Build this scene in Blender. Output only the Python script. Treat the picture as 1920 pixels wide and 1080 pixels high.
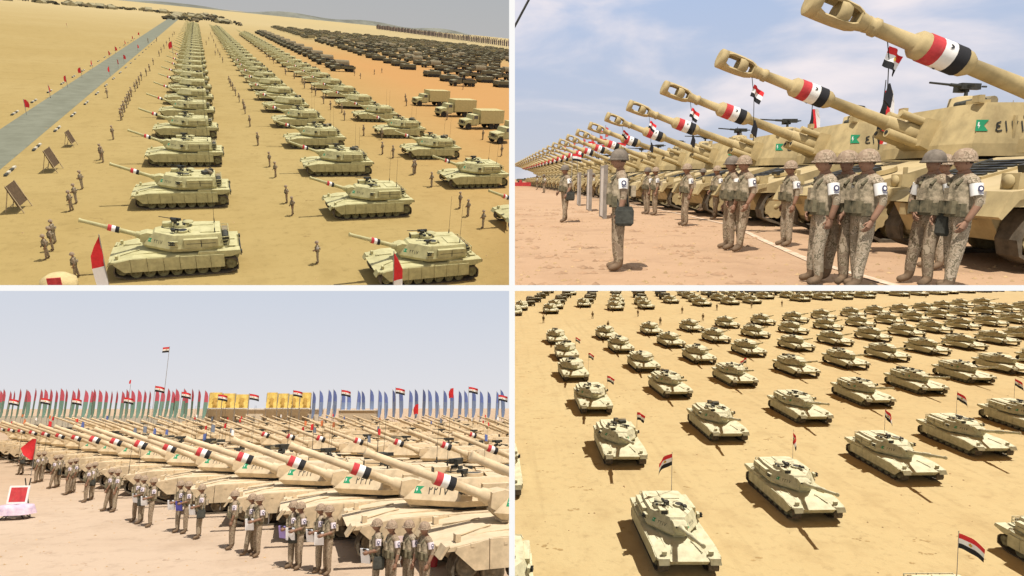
import bpy, bmesh, math, random
from mathutils import Matrix, Vector, noise
# The photograph is four pictures of four places side by side.  Each place is built as real ground with
# real-size things standing on it; the four grounds lie in the four quarters around the camera axis.
random.seed(7)
R = math.radians
for o in list(bpy.data.objects):
    bpy.data.objects.remove(o, do_unlink=True)
SC = bpy.context.scene
FPX = 1100.0                                  # focal length, in 1920ths of the picture width
# ---------------------------------------------------------------- camera
cam = bpy.data.cameras.new('camera'); camo = bpy.data.objects.new('camera', cam)
SC.collection.objects.link(camo)
cam.sensor_width = 36.0; cam.lens = 36.0*FPX/1920.0
cam.clip_start = 0.1; cam.clip_end = 9000
camo.rotation_euler = (R(90), 0, 0)
SC.camera = camo
SC.render.resolution_x = 1024; SC.render.resolution_y = 576
# ---------------------------------------------------------------- world: pale hazy desert sky
EXPO = 0.5
W = bpy.data.worlds.new('World'); SC.world = W; W.use_nodes = True
nt = W.node_tree; nt.nodes.clear()
wo = nt.nodes.new('ShaderNodeOutputWorld'); bg = nt.nodes.new('ShaderNodeBackground'); bg2 = nt.nodes.new('ShaderNodeBackground')
sky = nt.nodes.new('ShaderNodeTexSky'); sky.sky_type = 'NISHITA'; sky.sun_disc = False
sky.sun_elevation = R(58); sky.sun_rotation = R(120); sky.dust_density = 4.0
bg.inputs[1].default_value = 0.05
bg2.inputs[0].default_value = (1.0, 0.985, 0.96, 1); bg2.inputs[1].default_value = 0.69
nt.links.new(sky.outputs[0], bg.inputs[0])
tc = nt.nodes.new('ShaderNodeTexCoord'); sx = nt.nodes.new('ShaderNodeSeparateXYZ'); mr = nt.nodes.new('ShaderNodeMapRange')
nt.links.new(tc.outputs['Generated'], sx.inputs[0]); nt.links.new(sx.outputs[2], mr.inputs[0])
mr.inputs[1].default_value = 0.44; mr.inputs[2].default_value = 0.54; mr.inputs[3].default_value = 0.0; mr.inputs[4].default_value = 1.0
mx = nt.nodes.new('ShaderNodeMixShader')
nt.links.new(mr.outputs[0], mx.inputs[0]); nt.links.new(bg2.outputs[0], mx.inputs[1]); nt.links.new(bg.outputs[0], mx.inputs[2])
bg3 = nt.nodes.new('ShaderNodeBackground'); bg3.inputs[0].default_value = (.50, .40, .26, 1); bg3.inputs[1].default_value = .45   # sand beyond, far below
mr2 = nt.nodes.new('ShaderNodeMapRange'); nt.links.new(sx.outputs[2], mr2.inputs[0]); mr2.inputs[1].default_value = -0.62; mr2.inputs[2].default_value = -0.47
mx2 = nt.nodes.new('ShaderNodeMixShader'); nt.links.new(mr2.outputs[0], mx2.inputs[0]); nt.links.new(bg3.outputs[0], mx2.inputs[1]); nt.links.new(mx.outputs[0], mx2.inputs[2])
nt.links.new(mx2.outputs[0], wo.inputs[0])
SC.view_settings.view_transform = 'Standard'; SC.view_settings.look = 'None'
SC.view_settings.exposure = EXPO; SC.view_settings.gamma = 1.0; SC.view_settings.use_curve_mapping = False
SC.cycles.max_bounces = 5; SC.cycles.diffuse_bounces = 3; SC.cycles.glossy_bounces = 2
SC.cycles.use_denoising = True

# ---------------------------------------------------------------- the four places (pose of each ground)
def ray(u, v): return Vector(((u-960)/FPX, 1, -(v-540)/FPX))
class Place:
    def __init__(s, name, p1, p2, uf, h, sx_, sz_, sun, energy, suncol):
        up = ray(*p2).cross(ray(*p1)).normalized()
        if up.z < 0: up = -up
        vf = p1[1]+(p2[1]-p1[1])*(uf-p1[0])/(p2[0]-p1[0])
        Y = ray(uf, vf).normalized(); X = Y.cross(up)
        rot = Matrix((X, Y, up)).transposed()
        s.rot = rot; s.h = h
        s.M = rot.to_4x4(); s.M.translation = rot @ Vector((0, 0, -h))
        s.sx, s.sz = sx_, sz_
        s.col = bpy.data.collections.new(name); SC.collection.children.link(s.col)
        s.bg = bpy.data.collections.new(name+' backdrop'); SC.collection.children.link(s.bg)
        L = bpy.data.lights.new('sun', 'SUN'); L.energy = energy; L.angle = R(0.55); L.color = suncol
        lo = bpy.data.objects.new('sun', L); SC.collection.objects.link(lo)
        d = rot @ Vector(sun)
        lo.rotation_mode = 'QUATERNION'; lo.rotation_quaternion = d.to_track_quat('Z', 'Y'); lo.location = d*50
        # every place has the sun of its own photograph
        lo.light_linking.receiver_collection = s.col; lo.light_linking.blocker_collection = s.col
    def gp(s, u, v, z=0.0):
        d = s.rot.transposed() @ ray(u, v); t = -(s.h-z)/d.z
        return d.x*t, d.y*t
TL = Place('desert with tank columns', (480, 18), (955, 67), 365, 17.0, -1, 1, (0.34, 0.14, 1.0), 3.55, (1, .955, .86))
TR = Place('howitzer row', (1000, 335), (1900, 335), 940, 1.38, 1, 1, (-0.28, -0.40, 1.0), 4.1, (1, .95, .88))
BL = Place('tank row with flags', (0, 762), (900, 762), 960, 5.05, -1, -1, (0.30, -0.34, 1.0), 4.3, (1, .95, .88))
BR = Place('desert tank grid', (960, 475), (1900, 475), 950, 18.5, 1, -1, (0.68, 0.46, 1.0), 5.0, (1, .96, .88))
GAP = 5.4/FPX

# ---------------------------------------------------------------- materials
MATS = {}
def mat(name, col, rough=0.8, var=0.18, scale=3.0, bump=0.0, metal=0.0, col2=None, dust=None, spec=0.25, dirt=None):
    if name in MATS: return MATS[name]
    m = bpy.data.materials.new(name); m.use_nodes = True; n = m.node_tree; b = n.nodes['Principled BSDF']
    b.inputs['Roughness'].default_value = rough; b.inputs['Metallic'].default_value = metal
    b.inputs['Specular IOR Level'].default_value = spec
    t = n.nodes.new('ShaderNodeTexCoord'); nz = n.nodes.new('ShaderNodeTexNoise'); nz.inputs['Scale'].default_value = scale
    nz.inputs['Detail'].default_value = 6; nz.inputs['Roughness'].default_value = .65
    n.links.new(t.outputs['Object'], nz.inputs['Vector'])
    r = n.nodes.new('ShaderNodeValToRGB'); e = r.color_ramp.elements
    c2 = col2 or [c*(1-var) for c in col]
    e[0].position = .36; e[0].color = (*c2, 1); e[1].position = .62; e[1].color = (*[min(1, c*(1+var*.6)) for c in col], 1)
    n.links.new(nz.outputs['Fac'], r.inputs[0]); out = r.outputs[0]
    if dust:      # wind-blown sand lying on faces that look up
        g = n.nodes.new('ShaderNodeNewGeometry'); tr = n.nodes.new('ShaderNodeVectorTransform')
        tr.vector_type = 'NORMAL'; tr.convert_from = 'WORLD'; tr.convert_to = 'OBJECT'
        s_ = n.nodes.new('ShaderNodeSeparateXYZ'); n.links.new(g.outputs['Normal'], tr.inputs[0]); n.links.new(tr.outputs[0], s_.inputs[0])
        nz2 = n.nodes.new('ShaderNodeTexNoise'); nz2.inputs['Scale'].default_value = 1.6; nz2.inputs['Detail'].default_value = 5
        n.links.new(t.outputs['Object'], nz2.inputs['Vector'])
        mu = n.nodes.new('ShaderNodeMath'); mu.operation = 'MULTIPLY'; n.links.new(s_.outputs[2], mu.inputs[0]); n.links.new(nz2.outputs['Fac'], mu.inputs[1])
        mp = n.nodes.new('ShaderNodeMapRange'); mp.inputs[1].default_value = .25; mp.inputs[2].default_value = .62
        n.links.new(mu.outputs[0], mp.inputs[0])
        mi = n.nodes.new('ShaderNodeMixRGB'); n.links.new(mp.outputs[0], mi.inputs[0]); n.links.new(out, mi.inputs[1]); mi.inputs[2].default_value = (*dust, 1); out = mi.outputs[0]
    if dirt:
        nz3 = n.nodes.new('ShaderNodeTexNoise'); nz3.inputs['Scale'].default_value = 4.5; nz3.inputs['Detail'].default_value = 9; nz3.inputs['Roughness'].default_value = .75
        mp3 = n.nodes.new('ShaderNodeMapping'); mp3.inputs['Scale'].default_value = (1, 1, .45); n.links.new(t.outputs['Object'], mp3.inputs[0]); n.links.new(mp3.outputs[0], nz3.inputs['Vector'])
        r3 = n.nodes.new('ShaderNodeMapRange'); r3.inputs[1].default_value = .54; r3.inputs[2].default_value = .70; r3.inputs[4].default_value = .34; n.links.new(nz3.outputs['Fac'], r3.inputs[0])
        m3 = n.nodes.new('ShaderNodeMixRGB'); n.links.new(r3.outputs[0], m3.inputs[0]); n.links.new(out, m3.inputs[1]); m3.inputs[2].default_value = (*dirt, 1); out = m3.outputs[0]
    n.links.new(out, b.inputs['Base Color'])
    if bump:
        bp = n.nodes.new('ShaderNodeBump'); bp.inputs['Strength'].default_value = bump; bp.inputs['Distance'].default_value = .03
        n.links.new(nz.outputs['Fac'], bp.inputs['Height']); n.links.new(bp.outputs[0], b.inputs['Normal'])
    MATS[name] = m; return m
def sand(name, col, dark, light, big=0.02, patch=None, tracks=0.0, ruts_y=False):
    m = bpy.data.materials.new(name); m.use_nodes = True; n = m.node_tree; b = n.nodes['Principled BSDF']
    b.inputs['Roughness'].default_value = .95; b.inputs['Specular IOR Level'].default_value = .1
    t = n.nodes.new('ShaderNodeTexCoord')
    def nz(scale, det=6, ro=.6, vec=None):
        x = n.nodes.new('ShaderNodeTexNoise'); x.inputs['Scale'].default_value = scale; x.inputs['Detail'].default_value = det; x.inputs['Roughness'].default_value = ro
        n.links.new(vec or t.outputs['Object'], x.inputs['Vector']); return x.outputs['Fac']
    def mix(f, a, c, lo, hi, blend='MIX', amt=1.0):
        mp = n.nodes.new('ShaderNodeMapRange'); mp.inputs[1].default_value = lo; mp.inputs[2].default_value = hi; mp.inputs[4].default_value = amt; n.links.new(f, mp.inputs[0])
        mi = n.nodes.new('ShaderNodeMixRGB'); mi.blend_type = blend; n.links.new(mp.outputs[0], mi.inputs[0])
        for k, v in ((1, a), (2, c)):
            if isinstance(v, tuple): mi.inputs[k].default_value = (*v, 1)
            else: n.links.new(v, mi.inputs[k])
        return mi.outputs[0]
    c = mix(nz(big), col, light, .4, .7)
    c = mix(nz(big*9), c, dark, .5, .78, amt=.55)
    c = mix(nz(1.3, 8, .7), c, tuple(x*.68 for x in dark), .53, .72, amt=.6)
    c = mix(nz(.35, 5, .6), c, tuple(x*.85 for x in dark), .52, .7, amt=.5)
    c = mix(nz(7, 4, .6), c, light, .52, .75, amt=.5)
    mp = n.nodes.new('ShaderNodeMapping'); mp.inputs['Scale'].default_value = (.9, .03, 1) if ruts_y else (.03, .9, 1); n.links.new(t.outputs['Object'], mp.inputs[0])
    c = mix(nz(1.0, 3, .5, mp.outputs[0]), c, tuple(x*.78 for x in dark), .56, .72, amt=.16+tracks)
    if patch:
        s_ = n.nodes.new('ShaderNodeSeparateXYZ'); n.links.new(t.outputs['Object'], s_.inputs[0])
        ml = n.nodes.new('ShaderNodeMapRange'); ml.inputs[1].default_value = 260; ml.inputs[2].default_value = 560; ml.inputs[3].default_value = 1; ml.inputs[4].default_value = 0; n.links.new(s_.outputs[1], ml.inputs[0])
        mm_ = n.nodes.new('ShaderNodeMath'); mm_.operation = 'MULTIPLY'
        mr_ = n.nodes.new('ShaderNodeMapRange'); mr_.inputs[1].default_value = 14; mr_.inputs[2].default_value = 60; n.links.new(s_.outputs[0], mr_.inputs[0])
        n.links.new(mr_.outputs[0], mm_.inputs[0]); n.links.new(ml.outputs[0], mm_.inputs[1])
        c = mix(mm_.outputs[0], c, patch, 0, 1, amt=.85)
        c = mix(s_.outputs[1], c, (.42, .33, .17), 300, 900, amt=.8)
    n.links.new(c, b.inputs['Base Color'])
    bp = n.nodes.new('ShaderNodeBump'); bp.inputs['Strength'].default_value = .6; bp.inputs['Distance'].default_value = .05
    n.links.new(nz(2.2, 9, .72), bp.inputs['Height']); n.links.new(bp.outputs[0], b.inputs['Normal'])
    return m
def camo(name, cols, scale=9.0):
    m = bpy.data.materials.new(name); m.use_nodes = True; n = m.node_tree; b = n.nodes['Principled BSDF']
    b.inputs['Roughness'].default_value = .9; b.inputs['Specular IOR Level'].default_value = .1
    t = n.nodes.new('ShaderNodeTexCoord'); nz = n.nodes.new('ShaderNodeTexNoise'); nz.inputs['Scale'].default_value = scale; nz.inputs['Detail'].default_value = 3
    n.links.new(t.outputs['Object'], nz.inputs['Vector'])
    r = n.nodes.new('ShaderNodeValToRGB'); r.color_ramp.interpolation = 'CONSTANT'; el = r.color_ramp.elements
    el[0].position = 0; el[0].color = (*cols[0], 1); el[1].position = .45; el[1].color = (*cols[1], 1)
    for p, c in zip((.53, .6), cols[2:]): e = el.new(p); e.color = (*c, 1)
    n.links.new(nz.outputs['Fac'], r.inputs[0]); n.links.new(r.outputs[0], b.inputs['Base Color'])
    bp = n.nodes.new('ShaderNodeBump'); bp.inputs['Strength'].default_value = .5; bp.inputs['Distance'].default_value = .02
    nz2 = n.nodes.new('ShaderNodeTexNoise'); nz2.inputs['Scale'].default_value = 7; n.links.new(t.outputs['Object'], nz2.inputs['Vector'])
    n.links.new(nz2.outputs['Fac'], bp.inputs['Height']); n.links.new(bp.outputs[0], b.inputs['Normal'])
    MATS[name] = m; return m
def skymat(name, horizon, zenith, cloud=None, cl_amt=0.0, top=0.5, strength=1.0):
    m = bpy.data.materials.new(name); m.use_nodes = True; n = m.node_tree; n.nodes.clear()
    o = n.nodes.new('ShaderNodeOutputMaterial'); e = n.nodes.new('ShaderNodeEmission'); e.inputs[1].default_value = strength
    n.links.new(e.outputs[0], o.inputs[0])
    t = n.nodes.new('ShaderNodeTexCoord'); nv = n.nodes.new('ShaderNodeVectorMath'); nv.operation = 'NORMALIZE'
    n.links.new(t.outputs['Object'], nv.inputs[0]); s_ = n.nodes.new('ShaderNodeSeparateXYZ'); n.links.new(nv.outputs[0], s_.inputs[0])
    mp = n.nodes.new('ShaderNodeMapRange'); mp.inputs[2].default_value = top; n.links.new(s_.outputs[2], mp.inputs[0])
    mi = n.nodes.new('ShaderNodeMixRGB'); mi.inputs[1].default_value = (*horizon, 1); mi.inputs[2].default_value = (*zenith, 1); n.links.new(mp.outputs[0], mi.inputs[0])
    out = mi.outputs[0]
    if cloud:
        mm = n.nodes.new('ShaderNodeMapping'); mm.inputs['Scale'].default_value = (2.4, 2.4, 7.0); mm.inputs['Location'].default_value = (.7, .2, 1.8)
        n.links.new(nv.outputs[0], mm.inputs[0])
        nz = n.nodes.new('ShaderNodeTexNoise'); nz.inputs['Scale'].default_value = 1.25; nz.inputs['Detail'].default_value = 7; nz.inputs['Roughness'].default_value = .52; nz.inputs['Distortion'].default_value = .35
        n.links.new(mm.outputs[0], nz.inputs['Vector'])
        r = n.nodes.new('ShaderNodeMapRange'); r.interpolation_type = 'SMOOTHSTEP'; r.inputs[1].default_value = .43; r.inputs[2].default_value = .68; r.inputs[4].default_value = cl_amt
        n.links.new(nz.outputs['Fac'], r.inputs[0])
        m2 = n.nodes.new('ShaderNodeMixRGB'); n.links.new(r.outputs[0], m2.inputs[0]); n.links.new(out, m2.inputs[1]); m2.inputs[2].default_value = (*cloud, 1); out = m2.outputs[0]
    n.links.new(out, e.inputs[0]); m.cycles.emission_sampling = 'NONE'
    return m

def paints(tag, col, dust):
    return dict(paint=mat('paint_'+tag, col, .75, .20, 2.2, dust=dust, dirt=(col[0]*.55, col[1]*.48, col[2]*.42)), track=mat('track_'+tag, (.10, .08, .055), .9, .4, 5, bump=.4),
                tyre=mat('wheel_'+tag, tuple(c*.42 for c in col), .85, .35, 4))
P_TL = paints('olive_sand', (.385, .352, .175), (.47, .435, .235))
P_TR = paints('sand', (.40, .31, .155), (.44, .345, .19))
P_BL = paints('light_sand', (.52, .405, .255), (.58, .48, .33))
P_BR = paints('cream_sand', (.44, .41, .265), (.60, .57, .39))
dark = mat('dark_metal', (.035, .035, .03), .5, .3, 8)
black = mat('black_paint', (.018, .018, .022), .6, .2)
rubber = mat('rubber', (.03, .028, .025), .9, .3)
white = mat('white_paint', (.72, .70, .66), .75, .10, 5, dirt=(.52, .44, .33))
red = mat('red_paint', (.46, .045, .05), .75, .22, 5, dirt=(.42, .25, .17))
green = mat('green_paint', (.02, .24, .11), .7, .12)
dkgreen = mat('dark_green_paint', (.13, .118, .07), .8, .3, 3, dust=(.27, .24, .15))
glass = mat('window_glass', (.05, .06, .065), .15, .1, spec=.6)
canvas = mat('canvas', (.21, .175, .11), .95, .25, 3, bump=.3)
gold = mat('gold_emblem', (.50, .34, .06), .6, .1)
skin = mat('skin', (.27, .15, .095), .6, .15, 12)
boots = mat('boot_leather', (.15, .10, .06), .8, .3, 10)
camo_b = camo('camouflage_brown', [(.23, .17, .115), (.31, .24, .165), (.15, .115, .07), (.36, .285, .20)], 13)
camo_l = camo('camouflage_light', [(.26, .205, .14), (.36, .29, .21), (.155, .13, .085), (.42, .34, .25)], 16)
camo_h = camo('camouflage_helmet', [(.27, .195, .135), (.34, .255, .18), (.20, .15, .10), (.38, .29, .21)], 13)
vestm = mat('webbing', (.33, .265, .18), .95, .45, 13, bump=.5, col2=(.15, .125, .08))
bagm = mat('dark_bag', (.055, .055, .045), .9, .4, 8, bump=.4)
hair = mat('hair', (.02, .015, .012), .9, .2)
wood = mat('dark_board', (.10, .065, .035), .85, .3, 5)
pinkish = mat('pale_armband', (.70, .62, .64), .8, .08)
clothr = mat('red_cloth', (.62, .035, .04), .85, .12, 4)
clothw = mat('white_cloth', (.76, .75, .74), .85, .05, 4)
clothk = mat('black_cloth', (.02, .02, .022), .85, .1, 4)
paper = mat('paper', (.80, .80, .80), .8, .03)
steel = mat('pole_metal', (.30, .28, .25), .5, .15, 6, metal=.3)

# ---------------------------------------------------------------- mesh builder
class MB:
    def __init__(s): s.v = []; s.f = []; s.m = []; s.sm = []; s.M = Matrix()
    def add(s, vs, fs, mi=0, smooth=False):
        b = len(s.v); s.v += [tuple(s.M @ Vector(p)) for p in vs]
        for f in fs: s.f.append([b+i for i in f]); s.m.append(mi); s.sm.append(smooth)
    def box(s, x0, x1, y0, y1, z0, z1, mi=0):
        s.add([(x0, y0, z0), (x1, y0, z0), (x1, y1, z0), (x0, y1, z0), (x0, y0, z1), (x1, y0, z1), (x1, y1, z1), (x0, y1, z1)],
              [(0, 3, 2, 1), (4, 5, 6, 7), (0, 1, 5, 4), (1, 2, 6, 5), (2, 3, 7, 6), (3, 0, 4, 7)], mi)
    def prism(s, prof, y0, y1, mi=0):           # profile in x,z, pushed along y
        n = len(prof); s.add([(x, y0, z) for x, z in prof]+[(x, y1, z) for x, z in prof],
              [list(range(n)), list(range(2*n-1, n-1, -1))]+[(i, i+n, (i+1) % n+n, (i+1) % n) for i in range(n)], mi)
    def rings(s, rs, mi=0, smooth=False, cap=True, close=True):
        n = len(rs[0]); vs = [p for r in rs for p in r]; fs = []
        for k in range(len(rs)-1):
            for i in range(n if close else n-1):
                j = (i+1) % n; fs.append((k*n+i, k*n+j, (k+1)*n+j, (k+1)*n+i))
        s.add(vs, fs, mi, smooth)
        if cap: s.add(rs[0], [list(range(n-1, -1, -1))], mi); s.add(rs[-1], [list(range(n))], mi)
    def tube(s, p0, p1, r0, r1=None, n=8, mi=0, smooth=True):
        r1 = r0 if r1 is None else r1; p0, p1 = Vector(p0), Vector(p1); d = (p1-p0).normalized()
        a = d.orthogonal().normalized(); b = d.cross(a)
        rs = [[tuple(p+(a*math.cos(2*math.pi*i/n)+b*math.sin(2*math.pi*i/n))*r) for i in range(n)] for p, r in ((p0, r0), (p1, r1))]
        s.rings(rs, mi, smooth)
    def lathe(s, prof, n=12, mi=0, axis='x', c=(0, 0, 0), smooth=True, sy=1, sz=1):   # prof: (along axis, radius)
        rs = []
        for a, r in prof:
            ring = []
            for i in range(n):
                t = 2*math.pi*i/n; p, q = r*math.cos(t)*sy, r*math.sin(t)*sz
                ring.append({'x': (c[0]+a, c[1]+p, c[2]+q), 'y': (c[0]+q, c[1]+a, c[2]+p), 'z': (c[0]+p, c[1]+q, c[2]+a)}[axis])
            rs.append(ring)
        s.rings(rs, mi, smooth)
    def mesh(s, name, mats):
        me = bpy.data.meshes.new(name); me.from_pydata(s.v, [], s.f)
        for m in (mats if isinstance(mats, (list, tuple)) else [mats]): me.materials.append(m)
        me.polygons.foreach_set('material_index', s.m); me.polygons.foreach_set('use_smooth', s.sm); me.update()
        bm = bmesh.new(); bm.from_mesh(me); bmesh.ops.recalc_face_normals(bm, faces=bm.faces); bm.to_mesh(me); bm.free()
        return me
def one(fn, name, mats):
    b = MB(); fn(b); return b.mesh(name, mats)

# ---------------------------------------------------------------- placing things
# a kit is a list of nodes (name, mesh or None, index of parent node or -1, local matrix, label or None)
ROOTS = []
EXTRAS = {}
def spawn(kit, place, name, label, cat, x, y, yaw=0.0, z=0.0, group=None, swap=None, tilt=0.0, scale=1.0, roll=0.0, skip=(), build=(1, 1, 1)):
    jt, jg, jm = R(random.uniform(-1.3, 1.3)), R(random.uniform(-1.2, 1.2)), R(random.choice([-25, 0, 10, 35]))
    M = place.M @ Matrix.Translation((x, y, z)) @ Matrix.Rotation(yaw, 4, 'Z') @ Matrix.Rotation(tilt, 4, 'Y') @ Matrix.Rotation(roll, 4, 'X') @ Matrix.Diagonal((scale*build[0], scale*build[1], scale*build[2], 1))
    if len(kit) == 1:
        o = bpy.data.objects.new(name, kit[0][1]); place.col.objects.link(o); o.matrix_world = M; objs = []
    else:
        o = bpy.data.objects.new(name, None); o.empty_display_size = .3; place.col.objects.link(o); o.matrix_world = M; objs = {}
        for i, nd in enumerate(kit):
            nm, me, par, mm = nd[:4]
            if nm == 'stowed_kit':
                if random.random() < .55: continue
                mm = mm @ T(random.uniform(-.2, .3), random.uniform(-.9, .2), 0) @ Matrix.Rotation(random.uniform(-.5, .5), 4, 'Z')
            if nm in skip or (par >= 0 and par not in objs): continue
            c = bpy.data.objects.new(nm, me); place.col.objects.link(c)
            if swap and nm in swap: mm = swap[nm] @ mm if isinstance(swap[nm], Matrix) else mm
            if nm == 'turret': mm = mm @ Matrix.Rotation(jt, 4, 'Z')
            if nm in ('gun_barrel', 'mantlet', 'flag_band') and 'skirt' in kit[4][0]+kit[3][0]: mm = mm @ Matrix.Rotation(jg, 4, 'Y')
            if nm == 'machine_gun': mm = mm @ Matrix.Rotation(jm, 4, 'Z')
            c.parent = o if par < 0 else objs[par]; c.matrix_basis = mm
            if len(nd) > 4 and nd[4]: c['label'] = nd[4]
            objs[i] = c
    o['label'] = label; o['category'] = cat
    if group: o['group'] = group
    ROOTS.append((o, place)); return o
def K(name, me, par=-1, mm=None, label=None): return (name, me, par, mm or Matrix(), label)
def T(x=0, y=0, z=0): return Matrix.Translation((x, y, z))
def ordn(i):
    w = ['first', 'second', 'third', 'fourth', 'fifth', 'sixth', 'seventh', 'eighth', 'ninth', 'tenth', 'eleventh', 'twelfth', 'thirteenth', 'fourteenth', 'fifteenth', 'sixteenth', 'seventeenth', 'eighteenth', 'nineteenth', 'twentieth']
    if i < 20: return w[i]
    n = i+1; return '%d%s' % (n, 'th' if n % 10 > 3 or n % 10 == 0 or 10 < n % 100 < 14 else ('st', 'nd', 'rd')[n % 10-1])

# ---------------------------------------------------------------- ground and sky of each place
def struct(place, name, me, M=None, col=None):
    o = bpy.data.objects.new(name, me); (col or place.col).objects.link(o); o.matrix_world = M or place.M
    o['kind'] = 'structure'; ROOTS.append((o, place)); return o
def ground(place, m, x0, x1, y0, y1, name='ground'):
    b = MB(); xs = [x0+(x1-x0)*i/24 for i in range(25)]; ys = [y0+(y1-y0)*(i/24)**2.5 for i in range(25)]
    b.rings([[(x, y, 0) for x in xs] for y in ys], 0, False, False, False)
    return struct(place, name, b.mesh(name, m))
def skydome(place, m, rad, e1, a0=-70, a1=70, e0=-1.5):
    b = MB(); rs = []
    for k in range(13):
        e = R(e0+(e1-e0)*k/12); rs.append([(rad*math.cos(e)*math.sin(R(a0+(a1-a0)*i/36)), rad*math.cos(e)*math.cos(R(a0+(a1-a0)*i/36)), rad*math.sin(e)) for i in range(37)])
    b.rings(rs, 0, True, False, False)
    return struct(place, 'sky', b.mesh('sky', m), place.M @ T(0, 0, place.h), place.bg)
ground(TL, sand('sand_olive', (.318, .230, .088), (.285, .202, .073), (.35, .26, .108), .02, patch=(.40, .205, .07)), -900, 2600, 5, 4200)
ground(TR, sand('sand_orange', (.41, .262, .155), (.355, .222, .13), (.45, .305, .19), .03), -60, 1500, 2, 1600)
ground(BL, sand('sand_peach', (.42, .315, .222), (.375, .275, .19), (.455, .355, .262), .03), -1500, 60, 5, 1600)
ground(BR, sand('sand_gold', (.455, .345, .175), (.415, .30, .145), (.485, .385, .205), .02, ruts_y=True, tracks=.12), -60, 900, 10, 1500)
skydome(TL, skymat('sky_grey', (.40, .40, .40), (.30, .36, .42), top=.25, strength=.84), 4000, 45)
skydome(TR, skymat('sky_cloudy', (.40, .41, .45), (.23, .345, .56), (.63, .575, .58), .92, .45, strength=1.06), 1500, 55)
skydome(BL, skymat('sky_lavender', (.48, .475, .49), (.375, .41, .475), top=.22, strength=1.12), 1500, 40)

# ================================================================ battle tank
def wheelset(b, xs, y, z, r, w, mi=0, hub=1):
    for x in xs:
        s_ = 1; y = 0
        b.lathe([(-w/2, r*.55), (-w/2, r), (w/2, r), (w/2, r*.8), (w*.3, r*.72), (w*.3, r*.3), (w*.62, r*.22), (w*.62, .01)] if s_ > 0 else
                [(-w*.62, .01), (-w*.62, r*.22), (-w*.3, r*.3), (-w*.3, r*.72), (-w/2, r*.8), (-w/2, r), (w/2, r), (w/2, r*.55)], 14, mi, 'y', (x, y, z))
def track_mesh(x0, x1, y, w, top, r, name, m, pads=True):
    pts = []
    for i in range(7): a = -math.pi/2+math.pi*i/6; pts.append((x1+r*math.cos(a)*.9, top/2+ (top/2)*math.sin(a)))
    for i in range(7): a = math.pi/2+math.pi*i/6; pts.append((x0+r*math.cos(a)*.9, top/2+(top/2)*math.sin(a)))
    # belt kinked: lower run shorter than upper run
    pts = [((x-.35*(1 if x > 0 else -1)) if z < .1 else x, z) for x, z in pts]
    dense = []
    n = len(pts)
    for i in range(n):
        a, c = pts[i], pts[(i+1) % n]; d = math.hypot(c[0]-a[0], c[1]-a[1]); k = max(1, int(d/.2))
        for j in range(k): dense.append((a[0]+(c[0]-a[0])*j/k, a[1]+(c[1]-a[1])*j/k))
    b = MB(); n = len(dense); cx, cz = (x0+x1)/2, top/2; out, inn = [], []
    for i, (x, z) in enumerate(dense):
        p, q = dense[i-1], dense[(i+1) % n]; tx, tz = q[0]-p[0], q[1]-p[1]; l = math.hypot(tx, tz) or 1; nx, nz = tz/l, -tx/l
        k = .0 if (i % 2 or not pads) else .03
        out.append((x+nx*(k-.02), z+nz*(k-.02))); inn.append((x-nx*.07, z-nz*.07))
    rs = [[(x, y-w/2, z) for x, z in inn], [(x, y-w/2, z) for x, z in out], [(x, y+w/2, z) for x, z in out], [(x, y+w/2, z) for x, z in inn]]
    rs = [[r_[i] for r_ in rs] for i in range(n)]; rs.append(rs[0])
    b.rings(rs, 0, False, False, True)
    return b.mesh(name, m)
def emblem_pts(s):   # green emblem: banner with a notched right end, seen by someone facing the plate
    return [(0, 0), (1.15*s, 0), (.78*s, .5*s), (1.25*s, 1.0*s), (.12*s, 1.0*s)]
DIG = {'1': [[(.5, 0), (.4, 1)]], '2': [[(.42, 0), (.35, .55), (.3, 1)], [(.33, .8), (.6, .68), (.75, 1)]],
       '3': [[(.35, 0), (.25, 1)], [(.28, .8), (.4, .66), (.5, .95)], [(.5, .95), (.62, .66), (.8, 1)]],
       '4': [[(.72, .95), (.35, .8), (.3, .62), (.62, .5), (.3, .38), (.22, .12), (.4, .0), (.8, .08)]],
       '7': [[(.2, 1), (.5, .05), (.8, 1)]], '0': [[(.45, .55), (.55, .45), (.5, .4), (.45, .55)]]}
def digits(b, text, o, U, V, N, h, mi=0, lw=.15):
    x = 0.0
    for ch in text:
        for st in DIG[ch]:
            for (ax, ay), (cx, cy) in zip(st, st[1:]):
                d = Vector((cx-ax, cy-ay)); l = d.length or 1e-3; px, py = -d.y/l*lw/2, d.x/l*lw/2; ex, ey = d.x/l*lw*.3, d.y/l*lw*.3
                q = [(ax-ex+px, ay-ey+py), (ax-ex-px, ay-ey-py), (cx+ex-px, cy+ey-py), (cx+ex+px, cy+ey+py)]
                b.add([tuple(o+U*((x+p)*h)+V*(r_*h)+N*.006) for p, r_ in q], [(0, 1, 2, 3)], mi)
        x += .82
def plate_marks(o, U, V, h, text, gap=2.0):   # flat painted marks on a plate: emblem then number
    N = U.cross(V).normalized(); b = MB()
    b.add([tuple(o+U*x+V*y+N*.004) for x, y in emblem_pts(h*1.15)], [(0, 1, 2, 3, 4)], 0)
    b.add([tuple(o+U*x*h+V*y*h+N*.007) for x, y in [(.32, .9), (.22, .5), (.36, .5), (.3, .2), (.52, .62), (.38, .62), (.46, .9)]], [list(range(7))], 1)
    digits(b, text, o+U*(h*gap), U, V, N, h, 2)
    return b.mesh('unit_marking', [green, white, dark])

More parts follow.
